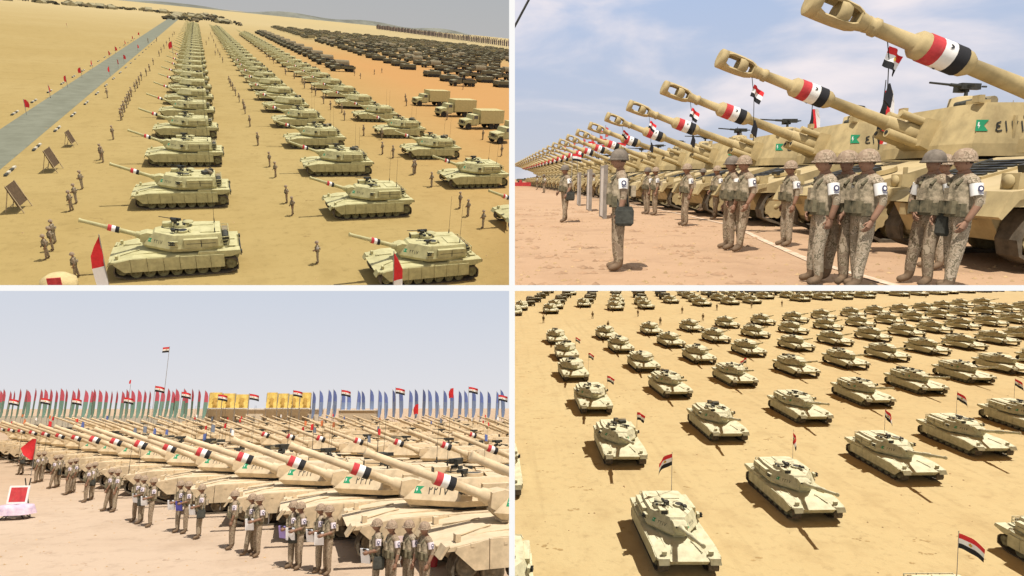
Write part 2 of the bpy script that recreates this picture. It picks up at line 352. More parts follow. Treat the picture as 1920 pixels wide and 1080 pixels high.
def gun_band_mesh(x0, x1, r):
    b = MB(); w = (x1-x0)/3
    for k in range(3): b.lathe([(x0+k*w, r), (x0+(k+1)*w, r)], 16, 2-k)
    b2 = MB()
    return b.mesh('flag_band', [red, white, clothk])
def eagle_mark(x, r):    # small dark bird painted on the white ring
    b = MB()
    for sgn in (-1, 1):
        for t0 in (0.35, 2.45, 4.55, -math.pi/2-.2, math.pi+.6):
            pts = [(0, -.3), (.06, .1), (.42, .5), (.4, .05), (.16, -.35)]
            vs = []
            for px, py in pts:
                a = t0+sgn*px*.42; vs.append((x+py*r*.38, math.cos(a)*(r+.006), math.sin(a)*(r+.006)))
            b.add(vs, [(0, 1, 2, 3, 4)], 0)
    return b.mesh('eagle_mark', black)

def tank_kits(P, text='2212', bk=1.0, bx=1.95, bl=4.35, mh=.2):
    pt = P['paint']; A = [pt, P['track'], P['tyre'], dark]
    def hull(b):
        b.prism([(3.55, .62), (3.95, 1.02), (2.55, 1.30), (1.3, 1.36), (-1.25, 1.36), (-1.35, 1.50), (-3.75, 1.50), (-3.92, 1.1), (-3.6, .55)], -1.12, 1.12)
        for s_ in (-1, 1):
            y0, y1 = sorted((s_*1.121, s_*1.82))
            b.prism([(3.80, 1.0), (3.72, 1.10), (2.5, 1.29), (-1.25, 1.33), (-1.33, 1.47), (-3.85, 1.47), (-3.9, 1.28), (-3.3, 1.10), (3.0, 1.02)], y0, y1)
            b.prism([(3.95, .82), (4.02, .82), (3.84, 1.12), (3.72, 1.14)], y0+.04, y1-.04)       # mud flap
            b.box(3.35, 3.5, s_*1.35-.13, s_*1.35+.13, 1.15, 1.36)                               # headlight housing
        b.box(.95, 1.75, -.34, .34, 1.36, 1.42)                                                   # driver hatch
        for x in (1.1, 1.38): b.box(x, x+.14, -.22, .22, 1.42, 1.50, 3)
        b.box(-3.0, -2.2, -.9, .9, 1.50, 1.53); b.box(-3.6, -3.15, -1.2, -.1, 1.50, 1.56); b.box(-3.6, -3.15, .1, 1.2, 1.50, 1.56)
        for k in range(7): b.box(-2.95+k*.11, -2.9+k*.11, -.85, .85, 1.53, 1.56, 3)
        b.box(-3.95, -3.88, -1.0, 1.0, .85, 1.35, 3)                                              # exhaust grille
        for s_ in (-1, 1):
            b.box(3.62, 3.86, s_*.75-.07, s_*.75+.07, .85, .98); b.box(-4.0, -3.9, s_*1.5-.16, s_*1.5+.16, 1.2, 1.36, 3)
            b.tube((2.2, s_*.55, 1.37), (3.3, s_*.9, 1.20), .03, .03, 5)
    def turret(b):
        def ring(z, pts): return [(x, y, z) for x, y in pts]
        def sym(h): return h+[(x, -y) for x, y in reversed(h)]
        base = sym([(1.80, .42), (1.02, 1.02), (.20, 1.58), (-1.7, 1.60), (-2.75, 1.35)])
        mid = sym([(2.02, .42), (1.17, 1.05), (.32, 1.68), (-1.7, 1.70), (-2.85, 1.42)])
        top = sym([(1.22, .46), (.62, .90), (.02, 1.33), (-1.6, 1.36), (-2.75, 1.22)])
        b.rings([ring(1.46, base), ring(1.66, mid), ring(2.36, top)], 0)
        b.lathe([(1.30, 1.2), (1.52, 1.2)], 20, 3, 'z')
        b.box(-2.55, -.5, 1.38, 1.70, 1.72, 2.20); b.box(-2.55, -.5, -1.70, -1.38, 1.72, 2.20)      # side stowage boxes
        for y in (-1.712, 1.702): b.box(-1.55, -1.5, y, y+.01, 1.74, 2.14, 3); b.box(-2.4, -.65, y-.002, y+.012, 1.93, 1.955, 3)
        b.box(-2.70, -1.5, -.25, .95, 2.36, 2.40); b.box(-2.3, -.9, -1.1, -.5, 2.36, 2.39)
        b.box(.20, .78, -.92, -.40, 2.28, 2.60); b.box(.78, .80, -.86, -.46, 2.36, 2.56, 3)     # gunner sight
    def mantlet(b):
        b.prism([(-.55, -.38), (.30, -.26), (.40, .16), (.05, .36), (-.55, .42)], -.40, .40)
        b.tube((.30, -.30, .10), (.46, -.30, .10), .05, .05, 8, 3)
    def barrel(b):
        b.lathe([(x, r*bk) for x, r in [(.30, .20), (.62, .165), (.66, .12), (bx, .115), (bx+.03, .155), (bx+.72, .155), (bx+.77, .105), (bl-.17, .09), (bl-.05, .112), (bl, .112), (bl+.01, .06)]], 14)
    def rack(b):
        for z in (1.75, 1.95, 2.15):
            for p, q in (((-2.8, -1.35, z), (-3.25, -1.25, z)), ((-3.25, -1.25, z), (-3.25, 1.25, z)), ((-3.25, 1.25, z), (-2.8, 1.35, z))): b.tube(p, q, .025, .025, 5, 0)
        for y in (-1.25, -.6, 0, .6, 1.25): b.tube((-3.25, y, 1.7), (-3.25, y, 2.18), .025, .025, 5, 0)
        b.box(-3.2, -2.85, -1.1, -.2, 1.72, 2.10, 1); b.lathe([(-.15, .22), (1.0, .22)], 10, 2, 'y', (-3.03, 0, 1.93))
    def cupola(b):
        b.lathe([(0, .50), (.14, .50), (.20, .40)], 14, 0, 'z')
        for k in range(6): a = k*math.pi/3; b.box(.38*math.cos(a)-.08, .38*math.cos(a)+.08, .38*math.sin(a)-.08, .38*math.sin(a)+.08, .14, .27, 1)
        b.lathe([(0, .05), (.02, .36), (.06, .34), (.07, .05)], 12, 0, 'z', (-.42, 0, .22))
    def hatch(b):
        b.lathe([(0, .36), (.12, .36)], 14, 0, 'z'); b.lathe([(.12, .27), (.125, .01)], 14, 1, 'z')
        b.M = T(-.38, 0, .1) @ Matrix.Rotation(R(-62), 4, 'Y'); b.lathe([(0, .34), (.05, .34)], 12, 0, 'z', (-.3, 0, 0)); b.M = Matrix()
    def mg(b):
        b.box(-.35, .35, -.06, .06, .20, .34); b.tube((.35, 0, .28), (1.15, 0, .32), .025, .02, 6); b.tube((0, 0, 0), (0, 0, .22), .05, .05, 6); b.box(-.1, .2, .07, .24, .14, .32)
    def ant(b): b.tube((0, 0, 0), (0, 0, .25), .04, .03, 6); b.tube((0, 0, .25), (-.08, 0, 2.5), .012, .008, 4)
    def smoke(b):
        b.box(-.25, .2, -.08, .08, -.14, .14)
        for k in range(3):
            for j in (-.06, .08): b.tube((-.05+k*.1, .05, j), (.0+k*.12, .22, j+.08), .045, .045, 6, 1)
    m = {}
    m['hull'] = one(hull, 'hull', A); m['turret'] = one(turret, 'turret', A); m['mantlet'] = one(mantlet, 'mantlet', A)
    m['barrel'] = one(barrel, 'gun_barrel', A); m['band'] = gun_band_mesh(bx+.06, bx+.70, .161*bk); m['rack'] = one(rack, 'bustle_rack', [pt, canvas, bagm])
    m['cupola'] = one(cupola, 'cupola', [pt, dark]); m['hatch'] = one(hatch, 'hatch', [pt, dark]); m['mg'] = one(mg, 'machine_gun', dark)
    m['ant'] = one(ant, 'antenna', dark); m['smoke'] = one(smoke, 'smoke_launcher', [pt, dark])
    def stow(b):
        b.lathe([(-.55, .10), (-.5, .16), (.5, .15), (.55, .09)], 9, 0, 'y', (0, 0, .15)); b.box(.2, .55, -.3, .35, .0, .22, 1); b.box(-.5, -.2, -.5, -.1, .0, .28, 1)
    m['stow'] = one(stow, 'stowed_kit', [canvas, bagm])
    m['trL'] = track_mesh(-3.35, 3.3, 1.46, .60, .98, .42, 'track', P['track']); m['trR'] = track_mesh(-3.35, 3.3, -1.46, .60, .98, .42, 'track', P['track'])
    m['wh'] = one(lambda b: wheelset(b, [0], 1, 0, .33, .34), 'road_wheel', [P['tyre']]); m['sp'] = one(lambda b: (wheelset(b, [0], 1, 0, .33, .30), b.rings([[(q*(1+.05*(1 if i % 4 < 2 else -1))*.35*math.cos(i*math.pi/20), yy, q*(1+.05*(1 if i % 4 < 2 else -1))*.35*math.sin(i*math.pi/20)) for i in range(40)] for q, yy in ((.5, .07), (1, .08), (1, .14), (.5, .15))])), 'sprocket_wheel', [P['tyre']])
    edges = [3.62, 2.65, 1.72, .78, -.16, -1.10, -2.0, -2.85]
    def panel(b, x0, x1, first, last):
        pr = [(x1, .50), (x0-(.28 if first else 0), .50), (x0, 1.12 if first else 1.275), (x1, 1.275)]
        if first: pr = [(x1, .50), (x0-.55, .50), (x0, .98), (x0-.05, 1.10), (x1, 1.26)]
        b.prism(pr, -.035, .035)
        b.box((x0+x1)/2-.05, (x0+x1)/2+.05, -.05, .05, 1.1, 1.18)
    pan = []
    for i in range(7):
        a_, c_ = edges[i]-.012, edges[i+1]+.012
        pan.append((one(lambda b: panel(b, a_, c_, i == 0, i == 6), 'skirt_panel', pt)))
    bj = MB(); bj.prism([(-2.85, .50), (3.07, .50), (3.62, .98), (3.57, 1.10), (2.65, 1.275), (-2.85, 1.275)], -.035, .035)
    m['skirts'] = bj.mesh('side_skirt', pt)
    # painted marks on the two cheeks
    def cheek(sgn):
        # outer cheek facet, at z 1.66..2.30, from (1.48,.95) to (.50,1.62)
        p0 = Vector((2.02, .42*sgn, 1.66)); p1 = Vector((.32, 1.68*sgn, 1.66)); t0 = Vector((1.22, .46*sgn, 2.36)); t1 = Vector((.02, 1.33*sgn, 2.36))
        a, c = (p0, p1) if sgn > 0 else (p1, p0)
        return a, c, (t0 if sgn > 0 else t1), (t1 if sgn > 0 else t0)
    def marks(sgn):
        a, c, ta, tc_ = cheek(sgn); U = (c-a).normalized(); V0 = ((ta+tc_)/2-(a+c)/2); V = (V0-U*V0.dot(U)).normalized()
        if U.cross(V).dot(Vector((1, sgn, 0))) < 0: U = -U; a = c
        return plate_marks(a+U*(.34 if sgn > 0 else .34)+V*.22, U, V, mh, text, 2.0)
    m['mkL'] = marks(1); m['mkR'] = marks(-1)
    for kk in ('mkL', 'mkR'): m[kk].name = 'unit_marking'
    def kit(el, near):
        G = T(1.75, 0, 1.95) @ Matrix.Rotation(-R(el), 4, 'Y')
        k = [K('hull', m['hull']), K('track', m['trL']), K('track', m['trR'])]
        if near:
            for s_ in (-1, 1):
                for i, p in enumerate(pan): k.append(K('skirt_panel', p, -1, T(0, s_*1.86, 0)))
                for x in [2.45-.78*i for i in range(7)]: k.append(K('road_wheel', m['wh'], -1, T(x, 1.46*s_, .36) @ (Matrix() if s_ > 0 else Matrix.Rotation(math.pi, 4, 'Z'))))
                k.append(K('sprocket_wheel', m['sp'], -1, T(-3.25, 1.50*s_, .62) @ (Matrix() if s_ > 0 else Matrix.Rotation(math.pi, 4, 'Z'))))
                k.append(K('idler_wheel', m['wh'], -1, T(3.2, 1.46*s_, .58) @ (Matrix() if s_ > 0 else Matrix.Rotation(math.pi, 4, 'Z'))))
        else: k += [K('side_skirt', m['skirts'], -1, T(0, s_*1.86, 0)) for s_ in (-1, 1)]
        ti = len(k); k.append(K('turret', m['turret']))
        k += [K('mantlet', m['mantlet'], ti, G), K('gun_barrel', m['barrel'], ti, G), K('flag_band', m['band'], ti, G, 'red, white and black painted band'),
              K('commander_cupola', m['cupola'], ti, T(-.35, -.55, 2.36)), K('bustle_rack', m['rack'], ti), K('machine_gun', m['mg'], ti, T(-.05, -.45, 2.56))]
        k.append(K('stowed_kit', m['stow'], ti, T(-2.1, .45, 2.40)))
        if near:
            k += [K('loader_hatch', m['hatch'], ti, T(-.45, .62, 2.36)), K('machine_gun', m['mg'], ti, T(.0, .75, 2.36) @ Matrix.Scale(.75, 4)),
                  K('smoke_launcher', m['smoke'], ti, T(.10, 1.66, 1.98) @ Matrix.Rotation(R(-8), 4, 'Z')), K('smoke_launcher', m['smoke'], ti, T(.10, -1.66, 1.98) @ Matrix.Rotation(R(8), 4, 'Z') @ Matrix.Scale(-1, 4, (0, 1, 0))),
                  K('antenna', m['ant'], ti, T(-2.4, 1.0, 2.36)), K('antenna', m['ant'], ti, T(-2.4, -1.0, 2.36)), K('unit_marking', m['mkL'], ti), K('unit_marking', m['mkR'], ti)]
        return k
    def far(el):
        b = MB(); hull(b); turret(b); b.M = T(1.75, 0, 1.93) @ Matrix.Rotation(-R(el), 4, 'Y'); mantlet(b); barrel(b)
        b.M = T(-.35, -.55, 2.3); cupola(b); b.M = T(-.05, -.45, 2.52); i0 = len(b.m); mg(b)
        for i in range(i0, len(b.m)): b.m[i] = 3
        b.M = Matrix()
        for s_ in (-1, 1): b.box(-3.4, 3.5, s_*1.46-.3, s_*1.46+.3, .02, .95, 1); b.box(-2.85, 3.5, s_*1.86-.03, s_*1.86+.03, .5, 1.27, 0)
        return [K('tank', b.mesh('tank', A))]
    return kit, far
# ================================================================ howitzer
def howitzer_kits(P, texts):
    pt = P['paint']; A = [pt, P['track'], P['tyre'], dark]
    def hull(b):
        b.prism([(3.35, .95), (3.05, .45), (-2.9, .42), (-3.1, .9), (-3.1, 1.1), (3.2, 1.12)], -1.05, 1.05)
        b.prism([(3.45, .98), (3.30, 1.16), (1.15, 1.78), (-3.1, 1.82), (-3.1, 1.02)], -1.52, 1.52)
        for s_ in (-1, 1):
            b.prism([(3.52, .80), (3.58, .84), (3.42, 1.20), (3.1, 1.24), (3.1, 1.14), (3.3, 1.08)], min(s_*1.08, s_*1.56), max(s_*1.08, s_*1.56))
            b.box(3.0, 3.22, s_*1.25-.16, s_*1.25+.16, 1.20, 1.46); b.lathe([(0, .10), (.03, .11), (.035, .01)], 10, 0, 'x', (3.225, s_*1.25, 1.34))
            b.box(3.2, 3.42, s_*.7-.07, s_*.7+.07, .75, .95)
            for k in range(6): b.box(-2.6+k*.95, -2.52+k*.95, s_*1.535-.02, s_*1.535+.02, 1.25, 1.62)
            b.box(-1.2, -.2, s_*1.56-.04, s_*1.56+.04, 1.45, 1.68)
        b.M = T(2.2, .75, 1.50) @ Matrix.Rotation(R(16), 4, 'Y'); b.lathe([(0, .32), (.1, .32)], 14, 0, 'z'); b.box(.1, .3, -.2, .2, .06, .18, 3)
        b.M = T(2.1, -.55, 1.50) @ Matrix.Rotation(R(16), 4, 'Y'); b.box(-.6, .5, -.5, .5, .0, .05)
        for k in range(6): b.box(-.5+k*.17, -.42+k*.17, -.45, .45, .05, .08, 3)
        b.M = Matrix()
        b.tube((3.28, -.3, 1.1), (3.28, .3, 1.1), .05, .05, 6); b.tube((2.7, -1.2, 1.38), (1.5, -1.2, 1.72), .035, .035, 5, 3)
    def turret(b):
        def ring(z, ins, f): return [(f, .72-ins*.2, z), (f-.16, 1.50-ins, z), (-2.9+ins*.5, 1.54-ins, z), (-3.0+ins*.5, -1.54+ins, z), (f-.16, -1.50+ins, z), (f, -.72+ins*.2, z)]
        b.rings([ring(1.86, 0, .98), ring(2.12, .01, .95), ring(2.98, .17, .62)], 0)
        for s_ in (-1, 1): b.box(-.12, -.06, s_*1.46-.03, s_*1.46+.02, 2.0, 2.7); b.box(.50, .62, s_*1.2-.1, s_*1.2+.1, 2.99, 3.14)
        b.lathe([(1.80, 1.25), (1.87, 1.25)], 20, 3, 'z', (-.9, 0, 0))
        for s_ in (-1, 1):
            b.box(-1.9, -1.1, s_*1.50-.05, s_*1.50+.05, 1.98, 2.62); b.box(-1.6, -1.5, s_*1.56-.03, s_*1.56+.03, 2.2, 2.32, 3)      # side door
            b.box(-2.85, -2.1, s_*1.55-.13, s_*1.55+.13, 2.1, 2.5)
            b.tube((-.9, s_*1.38, 2.60), (.1, s_*1.38, 2.60), .025, .025, 5)
        b.box(-1.0, -.35, .25, .95, 2.95, 3.02); b.box(.0, .32, .55, .85, 2.88, 3.10)
        b.lathe([(0, .46), (.10, .46), (.13, .36), (.36, .33), (.40, .20)], 14, 0, 'z', (-.55, -.62, 2.95))
        b.box(-2.6, -1.5, -1.1, 1.1, 2.95, 3.03); b.box(-3.35, -3.0, -1.2, 1.2, 2.0, 2.5)
    def cradle(b):
        b.prism([(-.5, -.40), (.22, -.32), (.30, .30), (-.5, .40)], -.42, .42)
        b.lathe([(.1, .24), (.50, .24), (.55, .18), (.95, .17), (1.0, .145)], 14, 0)
        b.tube((.2, .19, -.25), (.95, .19, -.25), .105, .105, 12); b.tube((.2, -.19, -.25), (.95, -.19, -.25), .105, .105, 12); b.tube((.2, .22, .24), (.85, .22, .24), .09, .09, 12); b.tube((.2, -.22, .24), (.85, -.22, .24), .09, .09, 12)
        b.tube((.95, .19, -.25), (.97, .19, -.25), .05, .05, 10, 3); b.tube((.95, -.19, -.25), (.97, -.19, -.25), .05, .05, 10, 3)
    def barrel(b):
        b.lathe([(.95, .15), (1.5, .138), (2.38, .122), (2.39, .15), (2.48, .20), (2.62, .215), (3.35, .215), (3.42, .16), (3.43, .125), (4.05, .11), (4.06, .14), (4.14, .14), (4.15, .115), (4.25, .13)], 18)
    def brake(b):
        # collar, cone, then open baffle chamber carried by top and bottom walls, front ring
        b.lathe([(5.44, .12), (5.60, .15), (5.64, .175)], 18)
        b.lathe([(6.30, .105), (6.30, .215), (6.44, .215), (6.46, .19), (6.46, .10)], 18)
        b.lathe([(6.455, .10), (6.30, .10)], 14, 1)
        b.lathe([(5.74, .055), (5.80, .17), (5.90, .20), (6.00, .19), (5.96, .06)], 18)
        for t0 in (math.pi/2, -math.pi/2):
            n = 7; rs = []
            for x, r0, r1, hw in ((5.60, .12, .165, 1.1), (5.72, .15, .20, .86), (5.95, .165, .215, .80), (6.18, .165, .218, .80), (6.32, .16, .215, 1.1)):
                ring = [(x, math.cos(t0+hw*(i/(n-1)*2-1))*r1, math.sin(t0+hw*(i/(n-1)*2-1))*r1) for i in range(n)]
                ring += [(x, math.cos(t0+hw*(1-i/(n-1)*2))*r0, math.sin(t0+hw*(1-i/(n-1)*2))*r0) for i in range(n)]
                rs.append(ring)
            b.rings(rs, 0, False)
    def mg(b):
        b.box(-.45, .25, -.07, .07, .24, .42); b.tube((.25, 0, .34), (1.35, 0, .40), .04, .03, 8); b.tube((.25, 0, .34), (.6, 0, .36), .055, .05, 8)
        b.tube((0, 0, 0), (0, 0, .28), .06, .05, 6); b.box(-.2, .15, -.32, -.08, .18, .42); b.tube((-.45, -.1, .32), (-.6, -.1, .32), .03, .03, 5); b.tube((-.45, .1, .32), (-.6, .1, .32), .03, .03, 5)
        b.box(-.05, .05, .06, .3, .3, .36)
    def rolls(b):
        b.lathe([(-.6, .13), (-.3, .15), (.3, .15), (.6, .13)], 10, 0, 'y'); b.lathe([(-.5, .10), (.5, .11)], 9, 1, 'y', (.28, .1, -.02)); b.box(-.4, -.15, -.9, -.6, -.1, .16, 1)
    m = {}
    m['hull'] = one(hull, 'hull', A); m['turret'] = one(turret, 'turret', A); m['cradle'] = one(cradle, 'gun_cradle', A); m['barrel'] = one(barrel, 'gun_barrel', A)
    m['brake'] = one(brake, 'muzzle_brake', [pt, black]); m['band'] = gun_band_mesh(2.58, 3.24, .222); m['eagle'] = eagle_mark(2.91, .224)
    m['mg'] = one(mg, 'machine_gun', dark); m['rolls'] = one(rolls, 'canvas_roll', [canvas, bagm])
    m['trL'] = track_mesh(-2.75, 2.85, 1.28, .40, 1.0, .36, 'track', P['track']); m['trR'] = track_mesh(-2.75, 2.85, -1.28, .40, 1.0, .36, 'track', P['track'])
    m['wh'] = one(lambda b: wheelset(b, [0], 1, 0, .30, .26), 'road_wheel', [P['tyre']])
    m['sp'] = one(lambda b: (wheelset(b, [0], 1, 0, .30, .26), b.rings([[(q*(1+.05*(1 if i % 4 < 2 else -1))*.33*math.cos(i*math.pi/20), yy, q*(1+.05*(1 if i % 4 < 2 else -1))*.33*math.sin(i*math.pi/20)) for i in range(40)] for q, yy in ((.5, .07), (1, .08), (1, .14), (.5, .15))])), 'sprocket_wheel', [pt])
    mk = {}
    for t in texts:
        for sgn in (1, -1):
            # side plate between z 2.22 and 2.95 leans inwards
            U = Vector((-1, .012, 0)).normalized() if sgn > 0 else Vector((1, .012, 0)).normalized(); V = Vector((0, -sgn*.16, .86)).normalized()
            start = Vector((.74 if sgn > 0 else -.9, sgn*1.500, 2.12)) + V*.26
            mk[t, sgn] = plate_marks(start, U, V, .21, t, 1.9)
    def kit(el, near, text=None):
        G = T(.85, 0, 2.36) @ Matrix.Rotation(-R(el), 4, 'Y'); text = text or texts[-1]
        k = [K('hull', m['hull']), K('track', m['trL']), K('track', m['trR'])]
        for s_ in (-1, 1):
            RZ = Matrix() if s_ > 0 else Matrix.Rotation(math.pi, 4, 'Z')
            for i in range(7): k.append(K('road_wheel', m['wh'], -1, T(2.05-.74*i, 1.28*s_, .33) @ RZ))
            k.append(K('sprocket_wheel', m['sp'], -1, T(2.72, 1.28*s_, .58) @ RZ))
        ti = len(k); k.append(K('turret', m['turret'])); k += [K('gun_cradle', m['cradle'], ti, G), K('gun_barrel', m['barrel'], ti, G), K('muzzle_brake', m['brake'], ti, G @ T(-1.2, 0, 0)),
              K('flag_band', m['band'], ti, G, 'red, white and black painted band with a small dark eagle'), K('eagle_mark', m['eagle'], ti, G), K('machine_gun', m['mg'], ti, T(-.55, -.62, 3.33) @ Matrix.Scale(.8, 4)),
              K('canvas_roll', m['rolls'], ti, T(-.2, .2, 3.10) @ Matrix.Scale(.8, 4)), K('unit_marking', mk[text, 1], ti), K('unit_marking', mk[text, -1], ti)]
        return k
    return kit
# ================================================================ trucks
def truck_kits():
    tan = P_TL['paint']
    def cab(b):
        b.prism([(3.5, .75), (3.5, 1.45), (3.35, 1.55), (2.1, 1.70), (1.85, 2.35), (.75, 2.40), (.7, .75)], -1.05, 1.05); b.box(3.5, 3.62, -1.15, 1.15, .60, .85)
        for s_ in (-1, 1): b.prism([(3.45, 1.0), (3.3, 1.25), (2.5, 1.3), (2.25, .95), (2.4, .95), (2.5, 1.2), (3.2, 1.15), (3.3, .95)], min(s_*1.0, s_*1.25), max(s_*1.0, s_*1.25))
        b.box(3.505, 3.53, -.45, .45, .95, 1.42, 1)
        for s_ in (-1, 1): b.lathe([(3.5, .12), (3.56, .12)], 10, 1, 'x', (0, s_*.75, 1.15))
        b.box(.75, 3.3, -.5, .5, .55, .8, 1); b.box(-4.2, .75, -.45, .45, .75, .95, 1)
    def win(b):
        b.add([(2.06, -.9, 1.79), (2.06, .9, 1.79), (1.88, .9, 2.27), (1.88, -.9, 2.27)], [(0, 1, 2, 3)])
        for s_ in (-1, 1): b.box(1.0, 1.8, min(s_*1.052, s_*1.06), max(s_*1.052, s_*1.06), 1.75, 2.25)
    def body(b): b.box(-4.4, .55, -1.25, 1.25, 1.0, 3.15); b.box(-4.42, .57, -1.28, 1.28, 3.1, 3.17); b.box(-4.4, .55, -1.27, 1.27, 1.0, 1.1)
    def wheel(b): b.lathe([(-.17, .3), (-.17, .52), (.17, .52), (.17, .3), (.08, .25), (.1, .01)], 14, 0, 'y')
    def open_(b):
        b.box(-4.2, .55, -1.2, 1.2, 1.0, 1.12)
        for s_ in (-1, 1): b.box(-4.2, .55, min(s_*1.2, s_*1.14), max(s_*1.2, s_*1.14), 1.12, 1.75)
        b.box(-3.8, -.4, -.9, .9, 1.12, 1.95, 1); b.lathe([(-.8, .55), (.8, .55)], 10, 1, 'y', (-.2, 0, 1.75))
    def tilt(b):
        rs = [[(x, 1.2*math.cos(a), 1.6+1.15*min(1, 1.25*math.sin(a))) for a in [math.pi*i/8 for i in range(9)]]+[(x, -1.2, 1.1), (x, 1.2, 1.1)] for x in (-4.2, -2.6, -1.0, .55)]
        b.rings(rs, 0, False)
    mw = one(wheel, 'wheel', rubber); wins = [(x, s_) for x in (2.85, -1.9, -3.1) for s_ in (-1, 1)]
    W_ = [K('wheel', mw, -1, T(x, s_*1.02, .52) @ (Matrix() if s_ > 0 else Matrix.Rotation(math.pi, 4, 'Z'))) for x, s_ in wins]
    mc = one(cab, 'cab', [tan, dark]); mwn = one(win, 'cab_window', glass)
    box = [K('cab', mc), K('cab_window', mwn, 0), K('cargo_box', one(body, 'cargo_box', mat('box_paint', (.42, .36, .17), .8, .1)))]+W_
    def joined(parts, m0):
        b = MB(); offs = {cab: 0, open_: 0, tilt: 2}
        for f_ in parts:
            i0 = len(b.m); f_(b)
            for i in range(i0, len(b.m)):
                if f_ is tilt: b.m[i] = 2
                if f_ is win: b.m[i] = 3
        for x, s_ in wins: b.M = T(x, s_*1.02, .52); i0 = len(b.m); wheel(b); b.m[i0:] = [1]*(len(b.m)-i0)
        b.M = Matrix()
        return [K('military_truck', b.mesh('military_truck', [m0, rubber, canvas, glass]))]
    def apc(b):
        b.prism([(2.6, .9), (2.3, 1.75), (-2.6, 1.85), (-2.7, .5), (2.3, .45)], -1.3, 1.3); b.box(-.5, .5, -.5, .5, 1.83, 2.2); b.tube((.5, 0, 2.1), (1.5, 0, 2.15), .04, .04, 5, 1)
        for s_ in (-1, 1): b.box(-2.5, 2.3, s_*1.2-.25, s_*1.2+.25, .02, .85, 1)
    return box, joined([cab, win, open_], dkgreen), joined([cab, win, tilt], dkgreen), [K('armoured_carrier', one(apc, 'armoured_carrier', [dkgreen, rubber]))]

